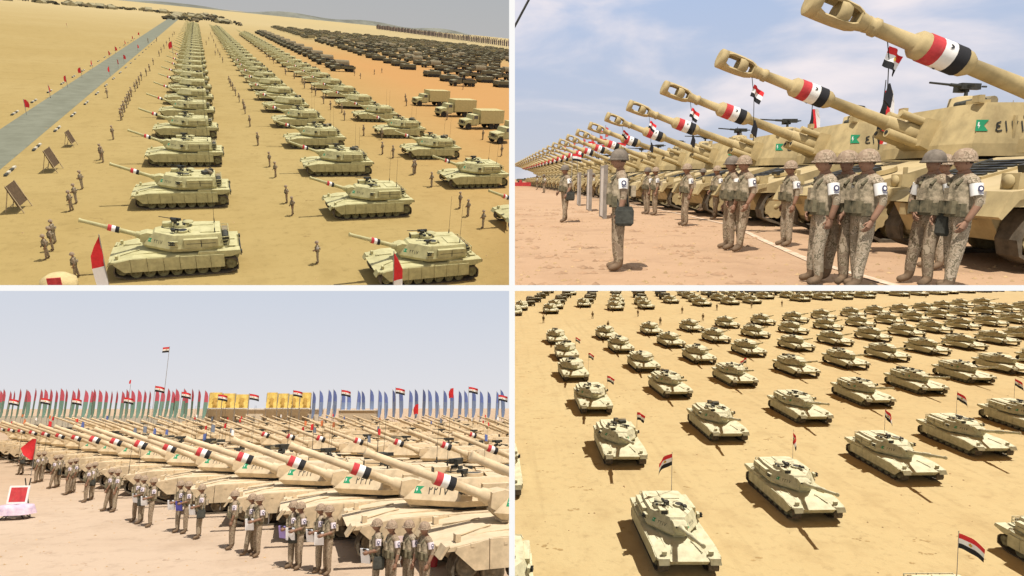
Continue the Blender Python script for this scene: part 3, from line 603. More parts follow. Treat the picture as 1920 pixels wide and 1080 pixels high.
# ================================================================ soldiers
def skin_body(pose, cm, thin=1.0):
    v = [(0, 0, .96), (0, 0, 1.12), (.0, 0, 1.28), (-.01, 0, 1.41), (0, 0, 1.49), (.015, 0, 1.56)]
    r = [(.125, .150), (.108, .138), (.118, .150), (.095, .138), (.052, .052), (.048, .048)]
    e = [(0, 1), (1, 2), (2, 3), (3, 4), (4, 5)]
    hands = []
    for s_ in (-1, 1):
        arm = pose['arm'][0 if s_ > 0 else 1]
        b = len(v); v += [(-.01, .19*s_, 1.42)]+[(x, y*s_, z) for x, y, z in arm]; r += [(.07, .07), (.052, .052), (.036, .036)]; e += [(3, b), (b, b+1), (b+1, b+2)]
        hands.append((Vector(v[b+1]), Vector(v[b+2]), s_))
        leg = pose['leg'][0 if s_ > 0 else 1]
        b = len(v); v += [(0, .10*s_, .88)]+[(x, y*s_, z) for x, y, z in leg]; r += [(.105, .105), (.088, .08), (.078, .068), (.068, .06), (.05, .042)]; e += [(0, b)]+[(b+i, b+i+1) for i in range(4)]
    me = bpy.data.meshes.new('sk'); me.from_pydata([(x, y*thin, z) for x, y, z in v], e, [])
    o = bpy.data.objects.new('sk', me); SC.collection.objects.link(o)
    md = o.modifiers.new('s', 'SKIN'); md.use_smooth_shade = True
    for i, sv in enumerate(me.skin_vertices[0].data): sv.radius = (r[i][0], r[i][1]); sv.use_root = (i == 0)
    sb = o.modifiers.new('u', 'SUBSURF'); sb.levels = 1; sb.render_levels = 1
    dg = bpy.context.evaluated_depsgraph_get(); ev = o.evaluated_get(dg); m2 = bpy.data.meshes.new_from_object(ev)
    b = MB()
    wr = [h[1] for h in hands]; el = [h[0] for h in hands]
    mi = []
    for p in m2.polygons:
        c = p.center; k = 0
        for a, w in zip(el, wr):
            a2 = Vector((a.x, a.y*thin, a.z)); w2 = Vector((w.x, w.y*thin, w.z)); t = (c-a2).dot(w2-a2)/(w2-a2).length_squared
            if t > .12 and (a2+(w2-a2)*min(1, t)-c).length < .075: k = 1
        if c.z < .17: k = 2
        if c.z > 1.495 and abs(c.y) < .1: k = 1
        mi.append(k)
    b.v = [tuple(x.co) for x in m2.vertices]; b.f = [list(p.vertices) for p in m2.polygons]; b.m = mi; b.sm = [True]*len(mi)
    bpy.data.objects.remove(o, do_unlink=True)
    # head with face
    hc = Vector((.025, 0, 1.645)); rs = []; N = 14
    for i in range(11):
        ph = math.pi*i/10; z = -math.cos(ph); rr = math.sin(ph); ring = []
        for j in range(N):
            t = 2*math.pi*j/N; x, y = math.cos(t)*rr, math.sin(t)*rr
            X = x*.100; Y = y*.076*(1-.18*max(0, -z)); Z = z*.125
            if x > .55 and abs(y) < .25 and -.35 < z < .15: X += .022           # nose
            if x > .3 and -.15 < z < .35 and abs(abs(y)-.35) < .15: X -= .010    # eye sockets
            if x > .5 and z < -.6: X += .008
            ring.append((hc.x+X, hc.y+Y, hc.z+Z))
        rs.append(ring)
    b.rings(rs, 1, True, False)
    for s_ in (-1, 1):
        b.box(hc.x-.02, hc.x+.012, s_*.074-.008, s_*.074+.008, hc.z-.035, hc.z+.025, 1)          # ear
        b.box(hc.x+.078, hc.x+.090, s_*.030-.012, s_*.030+.012, hc.z+.012, hc.z+.022, 3)         # eye
        b.box(hc.x+.082, hc.x+.094, s_*.030-.017, s_*.030+.017, hc.z+.034, hc.z+.040, 3)         # brow
    b.box(hc.x+.080, hc.x+.092, -.022, .022, hc.z-.062, hc.z-.054, 4)                            # mouth
    b.lathe([(-.02, .079), (.06, .082), (.10, .06), (.127, .01)], 12, 3, 'z', (hc.x-.018, 0, hc.z), sy=1.12)
    # hands: palm, four unequal fingers and a thumb, slightly curled
    for a, w, s_ in hands:
        w = Vector((w.x, w.y*thin, w.z)); a = Vector((a.x, a.y*thin, a.z)); d = (w-a).normalized(); side = Vector((1, 0, 0)) if abs(d.z) > .7 else Vector((0, 0, 1)); nrm = d.cross(side).normalized(); side = nrm.cross(d).normalized()
        inn = -nrm if (nrm.y*s_ > 0) else nrm
        p0, p1 = w-d*.01, w+d*.085
        b.rings([[tuple(p+side*(q*wd)+nrm*(k*.014)) for q, k in ((-1, -1), (1, -1), (1, 1), (-1, 1))] for p, wd in ((p0, .028), (w+d*.04, .042), (p1, .04))], 1, True)
        for i, L in enumerate((.070, .080, .074, .056)):
            f0 = p1+side*(.030-.020*i); f1 = f0+d*(L*.5)+inn*.012; f2 = f1+d*(L*.38)+inn*.030
            b.tube(f0, f1, .0095, .009, 6, 1); b.tube(f1, f2, .009, .007, 6, 1)
        t0 = w+d*.025+side*.036; t1 = t0+d*.035+side*.022+inn*.01; b.tube(t0, t1, .012, .010, 6, 1); b.tube(t1, t1+d*.03+inn*.008, .010, .008, 6, 1)
    b.M = Matrix(); b.v = [tuple(x) for x in b.v]
    me2 = bpy.data.meshes.new('body'); me2.from_pydata(b.v, [], b.f)
    for mm in (cm, skin, boots, hair, mat('lips', (.16, .07, .05), .6)): me2.materials.append(mm)
    me2.polygons.foreach_set('material_index', b.m); me2.polygons.foreach_set('use_smooth', b.sm); me2.update()
    return me2
LEG_S = [(.01, .11, .50), (.0, .115, .30), (-.02, .12, .09), (.16, .15, .045)]
POSES = {
 'rest': dict(arm=([(-.04, .26, 1.13), (.02, .25, .88)],)*2, leg=(LEG_S, LEG_S)),
 'step': dict(arm=([(-.05, .27, 1.14), (.06, .24, .90)], [(-.02, .28, 1.13), (.16, .20, .95)]), leg=([(.04, .11, .50), (.07, .115, .30), (.08, .12, .09), (.25, .15, .045)], [(-.04, .12, .50), (-.07, .13, .30), (-.10, .13, .09), (.07, .16, .045)])),
 'lean': dict(arm=([(-.06, .27, 1.15), (-.02, .22, .90)], [(-.01, .28, 1.14), (.14, .10, .98)]), leg=([(.05, .10, .50), (.03, .10, .30), (.0, .105, .09), (.17, .12, .045)], [(.0, .14, .50), (.0, .17, .30), (-.02, .19, .09), (.13, .25, .045)])),
 'hold': dict(arm=([(-.03, .25, 1.14), (.22, .12, 1.06)], [(-.03, .25, 1.14), (.20, .16, 1.00)]), leg=(LEG_S, LEG_S)),
}
def helmet_fn(b):
    c = (.02, 0, 1.665); b.lathe([(-.005, .140), (.012, .141), (.05, .134), (.10, .112), (.138, .070), (.152, .02)], 16, 0, 'z', c, sy=.98)
    b.lathe([(-.022, .150), (-.014, .160), (.006, .146)], 16, 0, 'z', (.032, 0, 1.665), sy=1.0)
def softcap_fn(b):
    b.lathe([(.01, .112), (.03, .118), (.10, .112), (.115, .09), (.12, .01)], 14, 0, 'z', (.01, 0, 1.68)); b.prism([(.09, 1.695), (.20, 1.675), (.20, 1.685), (.09, 1.71)], -.07, .07)
def vest_fn(b):
    rs = []
    for z, rx, ry in ((1.02, .140, .178), (1.08, .140, .178), (1.22, .143, .182), (1.36, .130, .166), (1.45, .09, .10)):
        rs.append([(rx*math.cos(t)-.004, ry*math.sin(t), z) for t in [2*math.pi*i/16 for i in range(16)]])
    b.rings(rs, 0, True, False)
    for x, y, z, w in ((.15, .07, 1.08, .06), (.15, -.07, 1.08, .06), (.155, .0, 1.24, .05), (.09, .16, 1.05, .05), (.09, -.16, 1.05, .05), (-.19, .0, 1.20, .11)):
        b.box(x-.035, x+.035, y-w, y+w, z-.08, z+.08, 1 if z < 1.2 else 0)
    b.lathe([(-.03, .152), (.03, .152)], 16, 1, 'z', (0, 0, .99), sy=1.0, sz=1.18)
    for s_ in (-1, 1): b.tube((.13, .08*s_, 1.36), (-.02, .10*s_, 1.49), .022, .022, 5, 1); b.tube((-.02, .10*s_, 1.49), (-.14, .08*s_, 1.36), .022, .022, 5, 1)
def band_fn(s_):
    def f(b):
        b.M = T(-.022, .226*s_, 1.30) @ Matrix.Rotation(R(14*s_), 4, 'X')
        b.lathe([(-.075, .066), (.075, .074)], 12, 0, 'z')
        ring = [(math.cos(t)*.038, math.sin(t)*.042) for t in [i*math.pi/4 for i in range(8)]]
        b.add([(x, s_*.078, y) for x, y in ring], [list(range(8))], 1); b.add([(x*.5, s_*.081, y*.5) for x, y in ring], [list(range(8))], 0); b.box(-.03, .03, min(s_*.074, s_*.079), max(s_*.074, s_*.079), -.062, -.052, 1)
        b.M = Matrix()
    return f
def bag_fn(b):
    b.rings([[(x*k-.05, y*k+.24, z) for x, y in ((.13, .07), (-.13, .07), (-.13, -.07), (.13, -.07))] for z, k in ((.70, .75), (.74, 1), (.92, 1), (.98, .8))], 0)
    b.tube((.04, .22, .98), (.06, -.08, 1.46), .014, .014, 5); b.tube((-.1, .22, .98), (-.10, -.08, 1.46), .014, .014, 5)
emb = mat('emblem_blue_black', (.05, .05, .10), .8, .1)
HELM = one(helmet_fn, 'helmet', camo_h); CAP = one(softcap_fn, 'cap', camo_b); HELMD = one(helmet_fn, 'helmet', mat('helmet_grey', (.17, .14, .11), .9, .3, 10))
VEST = one(vest_fn, 'load_vest', [vestm, mat('pouch', (.15, .125, .075), .95, .4, 12, col2=(.07, .065, .04))]); BAG = one(bag_fn, 'shoulder_bag', bagm)
BANDS = {(s_, k): one(band_fn(s_), 'armband', [mm, emb]) for s_ in (1, -1) for k, mm in (('w', white), ('p', pinkish))}
BOD = {}
for pn in POSES:
    for cn, cm in (('b', camo_b), ('l', camo_l)): BOD[pn, cn] = skin_body(POSES[pn], cm)
def soldier_kit(pose='rest', cm='b', hat='h', bag=False, band='w', full=True):
    hm = {'h': HELM, 'c': CAP, 'd': HELMD}[hat]
    if not full: return [K('body', BOD[pose, cm]), K('helmet' if hat != 'c' else 'cap', hm), K('load_vest', VEST)]
    k = [K('body', BOD[pose, cm]), K('helmet' if hat != 'c' else 'cap', hm), K('load_vest', VEST), K('armband', BANDS[1, band]), K('armband', BANDS[-1, band])]
    if bag: k.append(K('shoulder_bag', BAG))
    return k

# ================================================================ flags and other small things
def cloth_grid(w, h, wav, droop=0.0, nx=12, nz=9, seed=0, taper=0.0):
    rs = []
    for j in range(nz+1):
        row = []
        for i in range(nx+1):
            s_ = i/nx; t = j/nz
            x = w*s_*(1-.08*math.sin(3*s_)); y = wav*math.sin(7*s_+seed+t*1.2)*s_; z = h*(t-1)*(1-taper*s_)-droop*s_*s_*w-taper*h*.5*s_
            row.append((x, y, z))
        rs.append(row)
    return rs
def flag_meshes(w, h, wav, droop, seed=0):
    rs = cloth_grid(w, h, wav, droop, 12, 9, seed); b = MB()
    for j in range(9):
        b.rings([rs[j], rs[j+1]], 0 if j > 5 else (1 if j > 2 else 2), True, False, False)
    e = MB()   # golden eagle: body, wings and tail as flat print on the white stripe, both faces
    def at(s_, t, off):
        i = min(11, int(s_*12)); f = s_*12-i; j = min(8, int(t*9)); g = t*9-j
        a = Vector(rs[j][i]).lerp(Vector(rs[j][i+1]), f); c = Vector(rs[j+1][i]).lerp(Vector(rs[j+1][i+1]), f); p = a.lerp(c, g); p.y += off; return tuple(p)
    k = .30*h/w*.38
    shape = [(0, -1), (.35, -.55), (.9, -.7), (1, .5), (.45, .55), (.2, 1), (-.2, 1), (-.45, .55), (-1, .5), (-.9, -.7), (-.35, -.55)]
    for off in (.012, -.012): e.add([at(.5+px*k, .5+py*.125, off) for px, py in shape], [list(range(len(shape)))], 0)
    return b.mesh('cloth', [clothr, clothw, clothk]), e.mesh('eagle_emblem', gold)
def flag_kit(pole_h, w, h, wav=.12, droop=.25, seed=0, lean=0.0, r=.02):
    c, e = flag_meshes(w, h, wav, droop, seed); p = one(lambda b: (b.tube((0, 0, 0), (0, 0, pole_h), r, r*.7, 6), b.lathe([(0, .01), (.03, r*1.6), (.07, .005)], 6, 0, 'z', (0, 0, pole_h))), 'pole', steel)
    return [K('pole', p), K('cloth', c, -1, T(0, 0, pole_h-.04)), K('eagle_emblem', e, 1)]

# ================================================================ UPPER LEFT: columns of tanks seen from the air
SKITL, SFAR = tank_kits(P_TL, '2217', 1.15, 1.5, 3.75)
near_k, mid_k, far_k = SKITL(17, True), SKITL(17, False), SFAR(17)
for nm, x0, n, y0, dy, x1 in (('left', -2.6, 34, 44.2, 16.4, -2.6), ('middle', 13.3, 32, 39.0, 16.3, 13.3), ('right', 28.2, 28, 33.2, 16.0, 28.2)):
    for i in range(n):
        y = y0+dy*i+random.uniform(-.25, .25) if i else y0
        k = near_k if y < 118 else (mid_k if y < 210 else far_k)
        spawn(k, TL, 'tank', f'olive sand tank, {ordn(i)} from near end of {nm} tank column, upper left picture', 'tank', x0+random.uniform(-.15, .15), y, math.pi+random.uniform(-.02, .02), group='tanks parked in three columns on the desert', build=(1, 1.13, 1.16))
    # column heads carry a little desert haze of pennants further back
boxk, openk, tiltk, apck = truck_kits()
for i, (x, y) in enumerate([(47.2, 79.5), (47.0, 93.0), (46.9, 107.0), (47.5, 122.3), (47.5, 138.6), (47, 155.0)]):
    if i == 5: continue
    spawn(boxk, TL, 'box_truck', f'military truck with sand coloured cargo box, {ordn(i)} from near end of the truck row', 'truck', x, y, math.pi+R(12), group='box trucks parked in a row', scale=1.12)
i = 0
for y in [222+13.5*k for k in range(24)]:
    spawn([openk, tiltk][i % 2], TL, 'military_truck', f'dark green military truck, {ordn(i)} from near end of column behind the box trucks', 'military truck', 44+random.uniform(-.5, .5), y, math.pi+R(10), group='dark trucks in column', scale=1.1); i += 1
i = 0
for cx in range(13):
    x = 78+17*cx
    for cy in range(21):
        y = 178+10*cx*.45+15.5*cy+random.uniform(-1, 1)
        if cx in (0,) and cy < 1: continue
        if 4 <= cx <= 8 and 6 <= cy <= 8 and (cx+cy) % 3: continue
        if random.random() < .04: continue
        spawn(random.choice([openk, tiltk, apck, apck, openk]), TL, 'armoured_vehicle' if cx % 2 else 'military_truck', f'dark green vehicle, {ordn(cx)} column from left, {ordn(cy)} back in park beyond tank columns', 'military vehicle', x+random.uniform(-1, 1), y, math.pi+R(12)+random.uniform(-.06, .06), group='dark vehicles packed in ranks beyond the tank columns', scale=1.2); i += 1
sol_mid = [soldier_kit('rest', 'b', 'h', full=False), soldier_kit('step', 'b', 'h', full=False), soldier_kit('hold', 'l', 'h', full=False)]
sol_full = [soldier_kit('lean', 'b', 'h', band='w'), soldier_kit('step', 'b', 'h', bag=True), soldier_kit('hold', 'l', 'h')]
def soldiers(place, pts, lab, group, yaw, S=1.0, kits=None, jit=.25):
    pts = sorted(pts, key=lambda p: -p[1])
    for i, (u, v) in enumerate(pts):
        x, y = place.gp(u, v); d = 1100/max(1, y)*1.75
        k = (sol_full if d > 45 else sol_mid)
        spawn(k[(i*7+int(u)) % 3], place, 'person', f'helmeted soldier, {ordn(i)} from near end of {lab}', 'person', x, y, yaw+random.uniform(-jit, jit), group=group, scale=S)
lineL = [(90, 486), (100, 470), (104, 456), (135, 396), (144, 382), (155, 355), (194, 305), (191, 300), (213, 262), (202, 184), (228, 226), (231, 219), (234, 211), (238, 203), (241, 196), (244, 190), (247, 182), (254, 172), (258, 166), (262, 159), (266, 151), (275, 143), (281, 134), (288, 122), (299, 106), (303, 99), (308, 92), (313, 85), (318, 77), (324, 69), (327, 65), (278, 80), (294, 78), (145, 522)]
soldiers(TL, lineL, 'straggling line left of the tanks', 'soldiers along the left of the tank columns', math.pi)
lineM = [(596, 494), (549, 404), (538, 381), (517, 333), (506, 313), (484, 273), (469, 238), (460, 214), (457, 205), (449, 192), (442, 180), (437, 170), (433, 163), (430, 157), (418, 118), (413, 108), (409, 100), (405, 90), (401, 80), (387, 84), (392, 76), (404, 104), (398, 72), (395, 66)]
soldiers(TL, lineM, 'line between left and middle tank columns', 'soldiers between the left and middle tank columns', math.pi)
lineR = [(905, 428), (877, 406), (862, 391), (809, 351), (775, 328), (778, 326), (737, 297), (717, 290), (716, 262), (682, 255), (646, 226), (641, 212), (620, 206), (607, 195), (592, 180), (585, 174), (571, 166), (567, 158), (552, 148), (536, 141), (535, 138), (513, 120), (506, 113), (500, 108), (492, 98), (487, 94), (665, 142), (676, 148), (702, 140)]
soldiers(TL, lineR, 'line between middle and right tank columns', 'soldiers between the middle and right tank columns', math.pi)
lineT = [(940, 293), (905, 262), (838, 225), (760, 190), (762, 199), (868, 168), (716, 137)]
soldiers(TL, lineT, 'loose line beside the box trucks', 'soldiers beside the box trucks', math.pi)
# road with kerb stones
rv = [TL.gp(*p) for p in ((0, 245), (0, 325), (330, 33), (337, 38))]
asphalt = mat('asphalt', (.165, .168, .122), .9, .14, .35, col2=(.14, .142, .10))
def road_x(y, side): return (-23.6 if side < 0 else -18.9)+(-.004 if side < 0 else .0035)*(y-80)*.9
b = MB(); ys = [45+900*(i/30)**2 for i in range(31)]
b.rings([[(road_x(y, -1), y, .012), (road_x(y, 1), y, .012)] for y in ys], 0, False, False, False)
struct(TL, 'road', b.mesh('road', asphalt))
kb = one(lambda b: b.prism([(-.5, 0), (.5, 0), (.46, .22), (-.46, .22)], -.13, .13), 'kerb_stone', mat('kerb_black', (.06, .06, .05), .8, .3)); kw = one(lambda b: b.prism([(-.5, 0), (.5, 0), (.46, .22), (-.46, .22)], -.13, .13), 'kerb_stone', mat('kerb_white', (.50, .46, .36), .8, .15))
n = 0
for side in (-1, 1):
    y = 60.0; k = 0
    while y < 330:
        off = side*(1.0 if side > 0 else 1.0)
        for j in range(4 if y < 200 else 3):
            yy = y+j*1.05
            spawn([K('kerb_stone', kb if j % 2 == 0 else kw)], TL, 'kerb_stone', f'{"black" if j % 2 == 0 else "white"} painted kerb stone on {"far" if side < 0 else "near"} edge of the desert road', 'kerb stone', road_x(yy, side)+off, yy, R(90), scale=.85, group=f'{"black" if j % 2 == 0 else "white"} kerb stones along {"far" if side < 0 else "near"} road edge'); n += 1
        y += 10.5+.02*y; k += 1
pen = MB(); pen.rings([[(x, .08*math.sin(5*x), z) for x, z in row] for row in ([(0, 1.1), (.25, 1.05), (.45, .75)], [(0, .75), (.28, .7), (.5, .45)], [(0, .1), (.2, .15), (.42, .05)])], 0, True, False, False)
penm = pen.mesh('cloth', clothr); penp = one(lambda b: b.tube((0, 0, 0), (0, 0, 1.9), .035, .03, 6), 'pole', steel)
redflag = [K('pole', penp), K('cloth', penm, -1, T(0, 0, .75))]
for i, (u, v) in enumerate([(50, 215), (95, 184), (127, 164), (154, 146), (174, 130), (205, 110), (217, 101), (235, 88), (250, 78), (262, 70), (207, 143), (222, 128), (233, 118), (259, 96), (126, 52)]):
    x, y = TL.gp(u, v); spawn(redflag, TL, 'road_flag', f'small red flag on a post, {ordn(i)} along the desert road', 'flag', x, y, R(20)+i, group='small red flags along the road', scale=1.15)
# sign boards seen from behind
def board_fn(b):
    b.M = Matrix.Rotation(R(18), 4, 'Y'); b.box(-.03, .03, -1.15, 1.15, .55, 2.3); b.M = Matrix()
def legs_fn(b):
    for y in (-1.05, 1.05): b.tube((-.12, y, 0), (.72, y, 2.25), .045, .04, 6); b.tube((1.15, y*.8, 0), (.62, y, 1.95), .04, .04, 6)
    b.tube((1.05, -.85, .25), (1.05, .85, .25), .03, .03, 5); b.tube((.3, -1.05, .9), (.3, 1.05, .9), .03, .03, 5)
bk = [K('board', one(board_fn, 'board', wood)), K('stand', one(legs_fn, 'stand', mat('pale_wood', (.42, .33, .2), .8, .2)))]
for lab, u, v, ya in (('nearer', 50, 393, 176), ('farther', 111, 320, 176), ('small farthest', 141, 274, 176)):
    x, y = TL.gp(u, v); spawn(bk, TL, 'sign_board', f'{lab} dark board on a wooden stand, standing on sand left of the soldiers', 'sign board', x, y, R(ya), scale=1.0 if lab != 'small farthest' else .8)
# white and red banners in front of the nearest tanks
def banner(b):
    rs = [[(s_*w+.0, .08*math.sin(z*3+s_*3), z) for s_ in (0, .5, 1)] for z, w in ((0.2, .55), (.9, .62), (1.7, .68), (1.75, .68))]
    b.rings(rs, 1, True, False, False)
    b.rings([[(s_*w, .08*math.sin(z*3+s_*3), z) for s_ in (0, .5, 1)] for z, w in ((1.75, .68), (2.5, .6), (3.1, .35), (3.7, .04))], 0, True, False, False)
bnk = [K('cloth', one(banner, 'cloth', [clothr, clothw])), K('pole', one(lambda b: b.tube((0, 0, 0), (0, 0, 3.8), .035, .03, 6), 'pole', steel))]
for lab, u, v in (('beside nearest tank of left column', 206, 548), ('in front of nearest tank of middle column', 737, 572)):
    x, y = TL.gp(u, v); spawn(bnk, TL, 'banner_flag', f'tall red and white banner {lab}, upper left picture', 'flag', x, y, R(200 if u < 500 else 10))
def drum(b):
    b.lathe([(0, .95), (.1, 1.0), (.45, .95), (.75, .55), (.85, .1)], 18, 0, 'z'); 
x, y = TL.gp(112, 536); spawn([K('canopy', one(drum, 'canopy', mat('tan_canopy', (.55, .44, .22), .8, .15, 2))), K('red_panel', one(lambda b: b.box(-.35, .35, -1.06, -.98, .1, .95), 'red_panel', red))], TL, 'shade_canopy', 'small round tan canopy with a red panel at the bottom edge', 'canopy', x, y)
x, y = TL.gp(325, 104); spawn(redflag, TL, 'red_flag', 'red flag at the left side of the far tank column', 'flag', x, y, R(180), scale=2.4)
# distant line of dark flags, camp and hills
def ff_fn(b): b.tube((0, 0, 0), (0, 0, 9), .14, .1, 5, 0); b.prism([(0, 1.8), (1.5, 1.4), (1.9, 6.0), (1.1, 8.4), (0, 9)], -.05, .05, 1)
ff = one(ff_fn, 'banner_flag', [steel, mat('dusky_cloth', (.16, .13, .12), .9, .3)]); ff2 = one(ff_fn, 'banner_flag', [steel, mat('faded_cloth', (.32, .25, .22), .9, .3)])
for i in range(105):
    t = (i/104)**1.0; x = 418+(385-418)*t; y = 840+(1520-840)*t
    spawn([K('banner_flag', ff if i % 3 else ff2)], TL, 'banner_flag', 'feather banner in the long far line near the horizon', 'flag', x, y, R(165), group='feather banners in a line near the horizon', scale=1.15+.25*random.random())
def hills_fn(b):
    rs = []; N = 60
    for k, (dy, hh) in enumerate(((0, 0), (60, 1), (200, 0))):
        rs.append([(-300+i*40, 3000+dy, hh*max(.0, 34*noise.noise(Vector((i*.13, 3.1, 0)))+16*math.exp(-((i-17)/9)**2)+4)) for i in range(N)])
    b.rings(rs, 0, False, False, False)
struct(TL, 'hills', one(hills_fn, 'hills', mat('far_hills', (.17, .17, .14), .95, .3, .01)))
# far camp at the end of the road: low tents and vehicles
tent = [K('tent', one(lambda b: b.prism([(-4, 0), (4, 0), (4, 2), (0, 4), (-4, 2)], -3, 3), 'tent', mat('tent_cloth', (.30, .26, .15), .9, .3, .3)))]
for i in range(150):
    t = random.random()
    if i < 115: x, y = -260+300*t+random.uniform(-10, 10), 820+260*t+random.uniform(0, 160)*(1-t*.5)
    else: x, y = random.uniform(-25, 45), random.uniform(700, 930)
    spawn(random.choice([tent, openk, apck, openk, tiltk]), TL, 'camp_vehicle' if i % 2 else 'camp_tent', 'dark shape of the camp at the far end of the road', 'vehicle', x, y, random.uniform(0, 3), group='tents and vehicles of the far camp', scale=1.0+.5*random.random())
# the far half of the vehicle park, too many to count
fb = MB()
for cx in range(15):
    for cy in range(26):
        x = 76+17*cx+random.uniform(-1.5, 1.5); y = (178+4.5*cx+15.5*21)+13*cy+random.uniform(-2, 2)
        if random.random() < .06 or y > 760: continue
        fb.M = T(x, y, 0) @ Matrix.Rotation(math.pi+R(12)+random.uniform(-.1, .1), 4, 'Z') @ Matrix.Scale(1.2, 4)
        k_ = random.choice([0, 0, 1])
        fb.box(1.2, 3.4, -1.1, 1.1, .6, 1.6, k_); fb.prism([(.3, .6), (1.7, .6), (1.6, 2.3), (.3, 2.4)], -1.1, 1.1, k_); fb.box(-4, .3, -1.2, 1.2, .8, random.choice([1.8, 2.6, 2.8]), random.choice([0, 1, 2]))
fb.M = Matrix(); fo = bpy.data.objects.new('far_vehicles', fb.mesh('far_vehicles', [dkgreen, canvas, mat('dusty_tan', (.27, .235, .13), .85, .2, 2)])); TL.col.objects.link(fo); fo.matrix_world = TL.M; fo['kind'] = 'stuff'; fo['label'] = 'far ranks of parked military vehicles merging towards the horizon'; ROOTS.append((fo, TL))

# ================================================================ UPPER RIGHT: row of howitzers and soldiers
HK = howitzer_kits(P_TR, ['4131', '4134', '4112'])
nrow = 26
for i in range(nrow):
    D = 9.8+4.35*i; xm = 5.36-.025*D
    X0 = xm + math.cos(R(19.5))*5.26 + .85 - (.3 if i == 0 else 0)
    txt = {1: '4131', 2: '4134'}.get(i, '4112')
    spawn(HK(19.5, True, txt), TR, 'howitzer', f'sand howitzer with gun raised to the left, {ordn(i)} from the near end of its row', 'howitzer', X0, D, math.pi, group='self-propelled howitzers in a row')
tr_pts = [  # u, feet v, pose, camo, hat, bag, yaw (180 = facing left), note
 (1157, 507, 'rest', 'b', 'd', True, 175, 'standing alone in front, brown uniform with bag at hip'),
 (1059, 417, 'step', 'b', 'd', True, 200, 'alone with bag, far left of the boards'),
 (1020, 362, 'rest', 'b', 'd', False, 200, 'right one of the two farthest, by the muzzles'),
 (1007, 356, 'rest', 'b', 'd', False, 180, 'left one of the two farthest, by the muzzles'),
 (1212, 402, 'rest', 'b', 'd', False, 190, 'left one of the pair behind the bag carrier'),
 (1227, 404, 'rest', 'b', 'h', False, 175, 'right one of the pair behind the bag carrier'),
 (1284, 424, 'lean', 'b', 'h', False, 185, 'between the pair and the group, white armband'),
 (1340, 412, 'step', 'b', 'h', False, 185, 'partly hidden behind the group by the third gun'),
 (1364, 468, 'rest', 'b', 'd', False, 180, 'left one of the two close together under the second band'),
 (1386, 471, 'step', 'b', 'h', False, 190, 'right one of the two close together with white armband'),
 (1472, 462, 'rest', 'l', 'h', False, 180, 'small, alone with white armband before the third howitzer'),
 (1528, 533, 'lean', 'l', 'h', False, 175, 'tall with bag strap, leftmost of the three in front of the hull'),
 (1568, 531, 'lean', 'b', 'h', False, 200, 'middle one of the three in front of the hull'),
 (1604, 540, 'step', 'l', 'h', False, 185, 'right one of the three, arm hanging, white armband'),
 (1724, 535, 'lean', 'b', 'd', True, 195, 'grey helmet and dark bag by the road wheel'),
 (1748, 505, 'rest', 'l', 'h', False, 180, 'half hidden between the two at right'),
 (1778, 544, 'step', 'l', 'h', False, 175, 'nearest at the right edge with large white armband'),
 (1186, 372, 'rest', 'b', 'h', False, 180, 'far one just right of the bag carrier'),
 (1172, 366, 'rest', 'b', 'h', False, 180, 'far one behind the bag carrier'),
 (1098, 366, 'step', 'b', 'd', False, 185, 'far one behind the white boards'),
 (1112, 370, 'rest', 'b', 'd', False, 185, 'far one between the white boards'),
 (1130, 366, 'rest', 'b', 'h', False, 185, 'far one right of the white boards'),
 (1083, 362, 'rest', 'b', 'h', False, 185, 'far one left of the white boards'),
 (1041, 352, 'rest', 'b', 'h', False, 185, 'distant one right of the farthest pair'),
 (1315, 396, 'rest', 'b', 'd', False, 185, 'far one between the fourth and third guns'),
 (1430, 402, 'rest', 'b', 'h', False, 185, 'far one close by the fifth turret'),
]
for u, v, ps, cm, hat, bag, ya, note in tr_pts:
    x, y = TR.gp(u, v); sc = .96 if u > 1450 else 1.0
    spawn(soldier_kit(ps, cm, hat, bag, 'w'), TR, 'person', 'soldier '+note, 'person', x, y, R(ya), group='soldiers standing before the howitzers', scale=sc)
# white line on the ground
def strip(pts, w, z=.012):
    b = MB(); rs = []
    for i, (x, y) in enumerate(pts):
        q = pts[min(i+1, len(pts)-1)]; p = pts[max(0, i-1)]; d = Vector((q[0]-p[0], q[1]-p[1])).normalized(); rs.append([(x-d.y*w/2, y+d.x*w/2, z), (x+d.y*w/2, y-d.x*w/2, z)])
    b.rings(rs, 0, False, False, False); return b
chalk = mat('chalk_line', (.58, .45, .33), .95, .2, 5, col2=(.43, .29, .18))
ln = [(5.15, 5.5), (5.15, 7.7), (5.25, 9.8), (5.9, 13), (6.9, 17.4), (7.1, 24), (7.0, 34), (6.4, 60), (5.8, 110)]
struct(TR, 'ground_line', strip(ln, .16).mesh('ground_line', chalk))
# white boards
wb = [K('panel', one(lambda b: b.box(-.04, .04, -.62, .62, .05, 1.75), 'panel', mat('grey_white_board', (.62, .57, .52), .8, .06))), K('post', one(lambda b: (b.box(-.07, .07, -.70, -.63, 0, 1.85), b.box(-.07, .07, .63, .70, 0, 1.85)), 'post', mat('grey_post', (.23, .20, .17), .8, .2)))]
for lab, u, v, s_ in (('nearest', 1130, 408, 1.0), ('middle', 1104, 395, .96), ('farthest', 1085, 385, .92)):
    x, y = TR.gp(u, v); spawn(wb, TR, 'white_board', f'{lab} of the three upright white boards behind the bag-carrying soldier', 'board', x, y, R(-4), scale=s_)
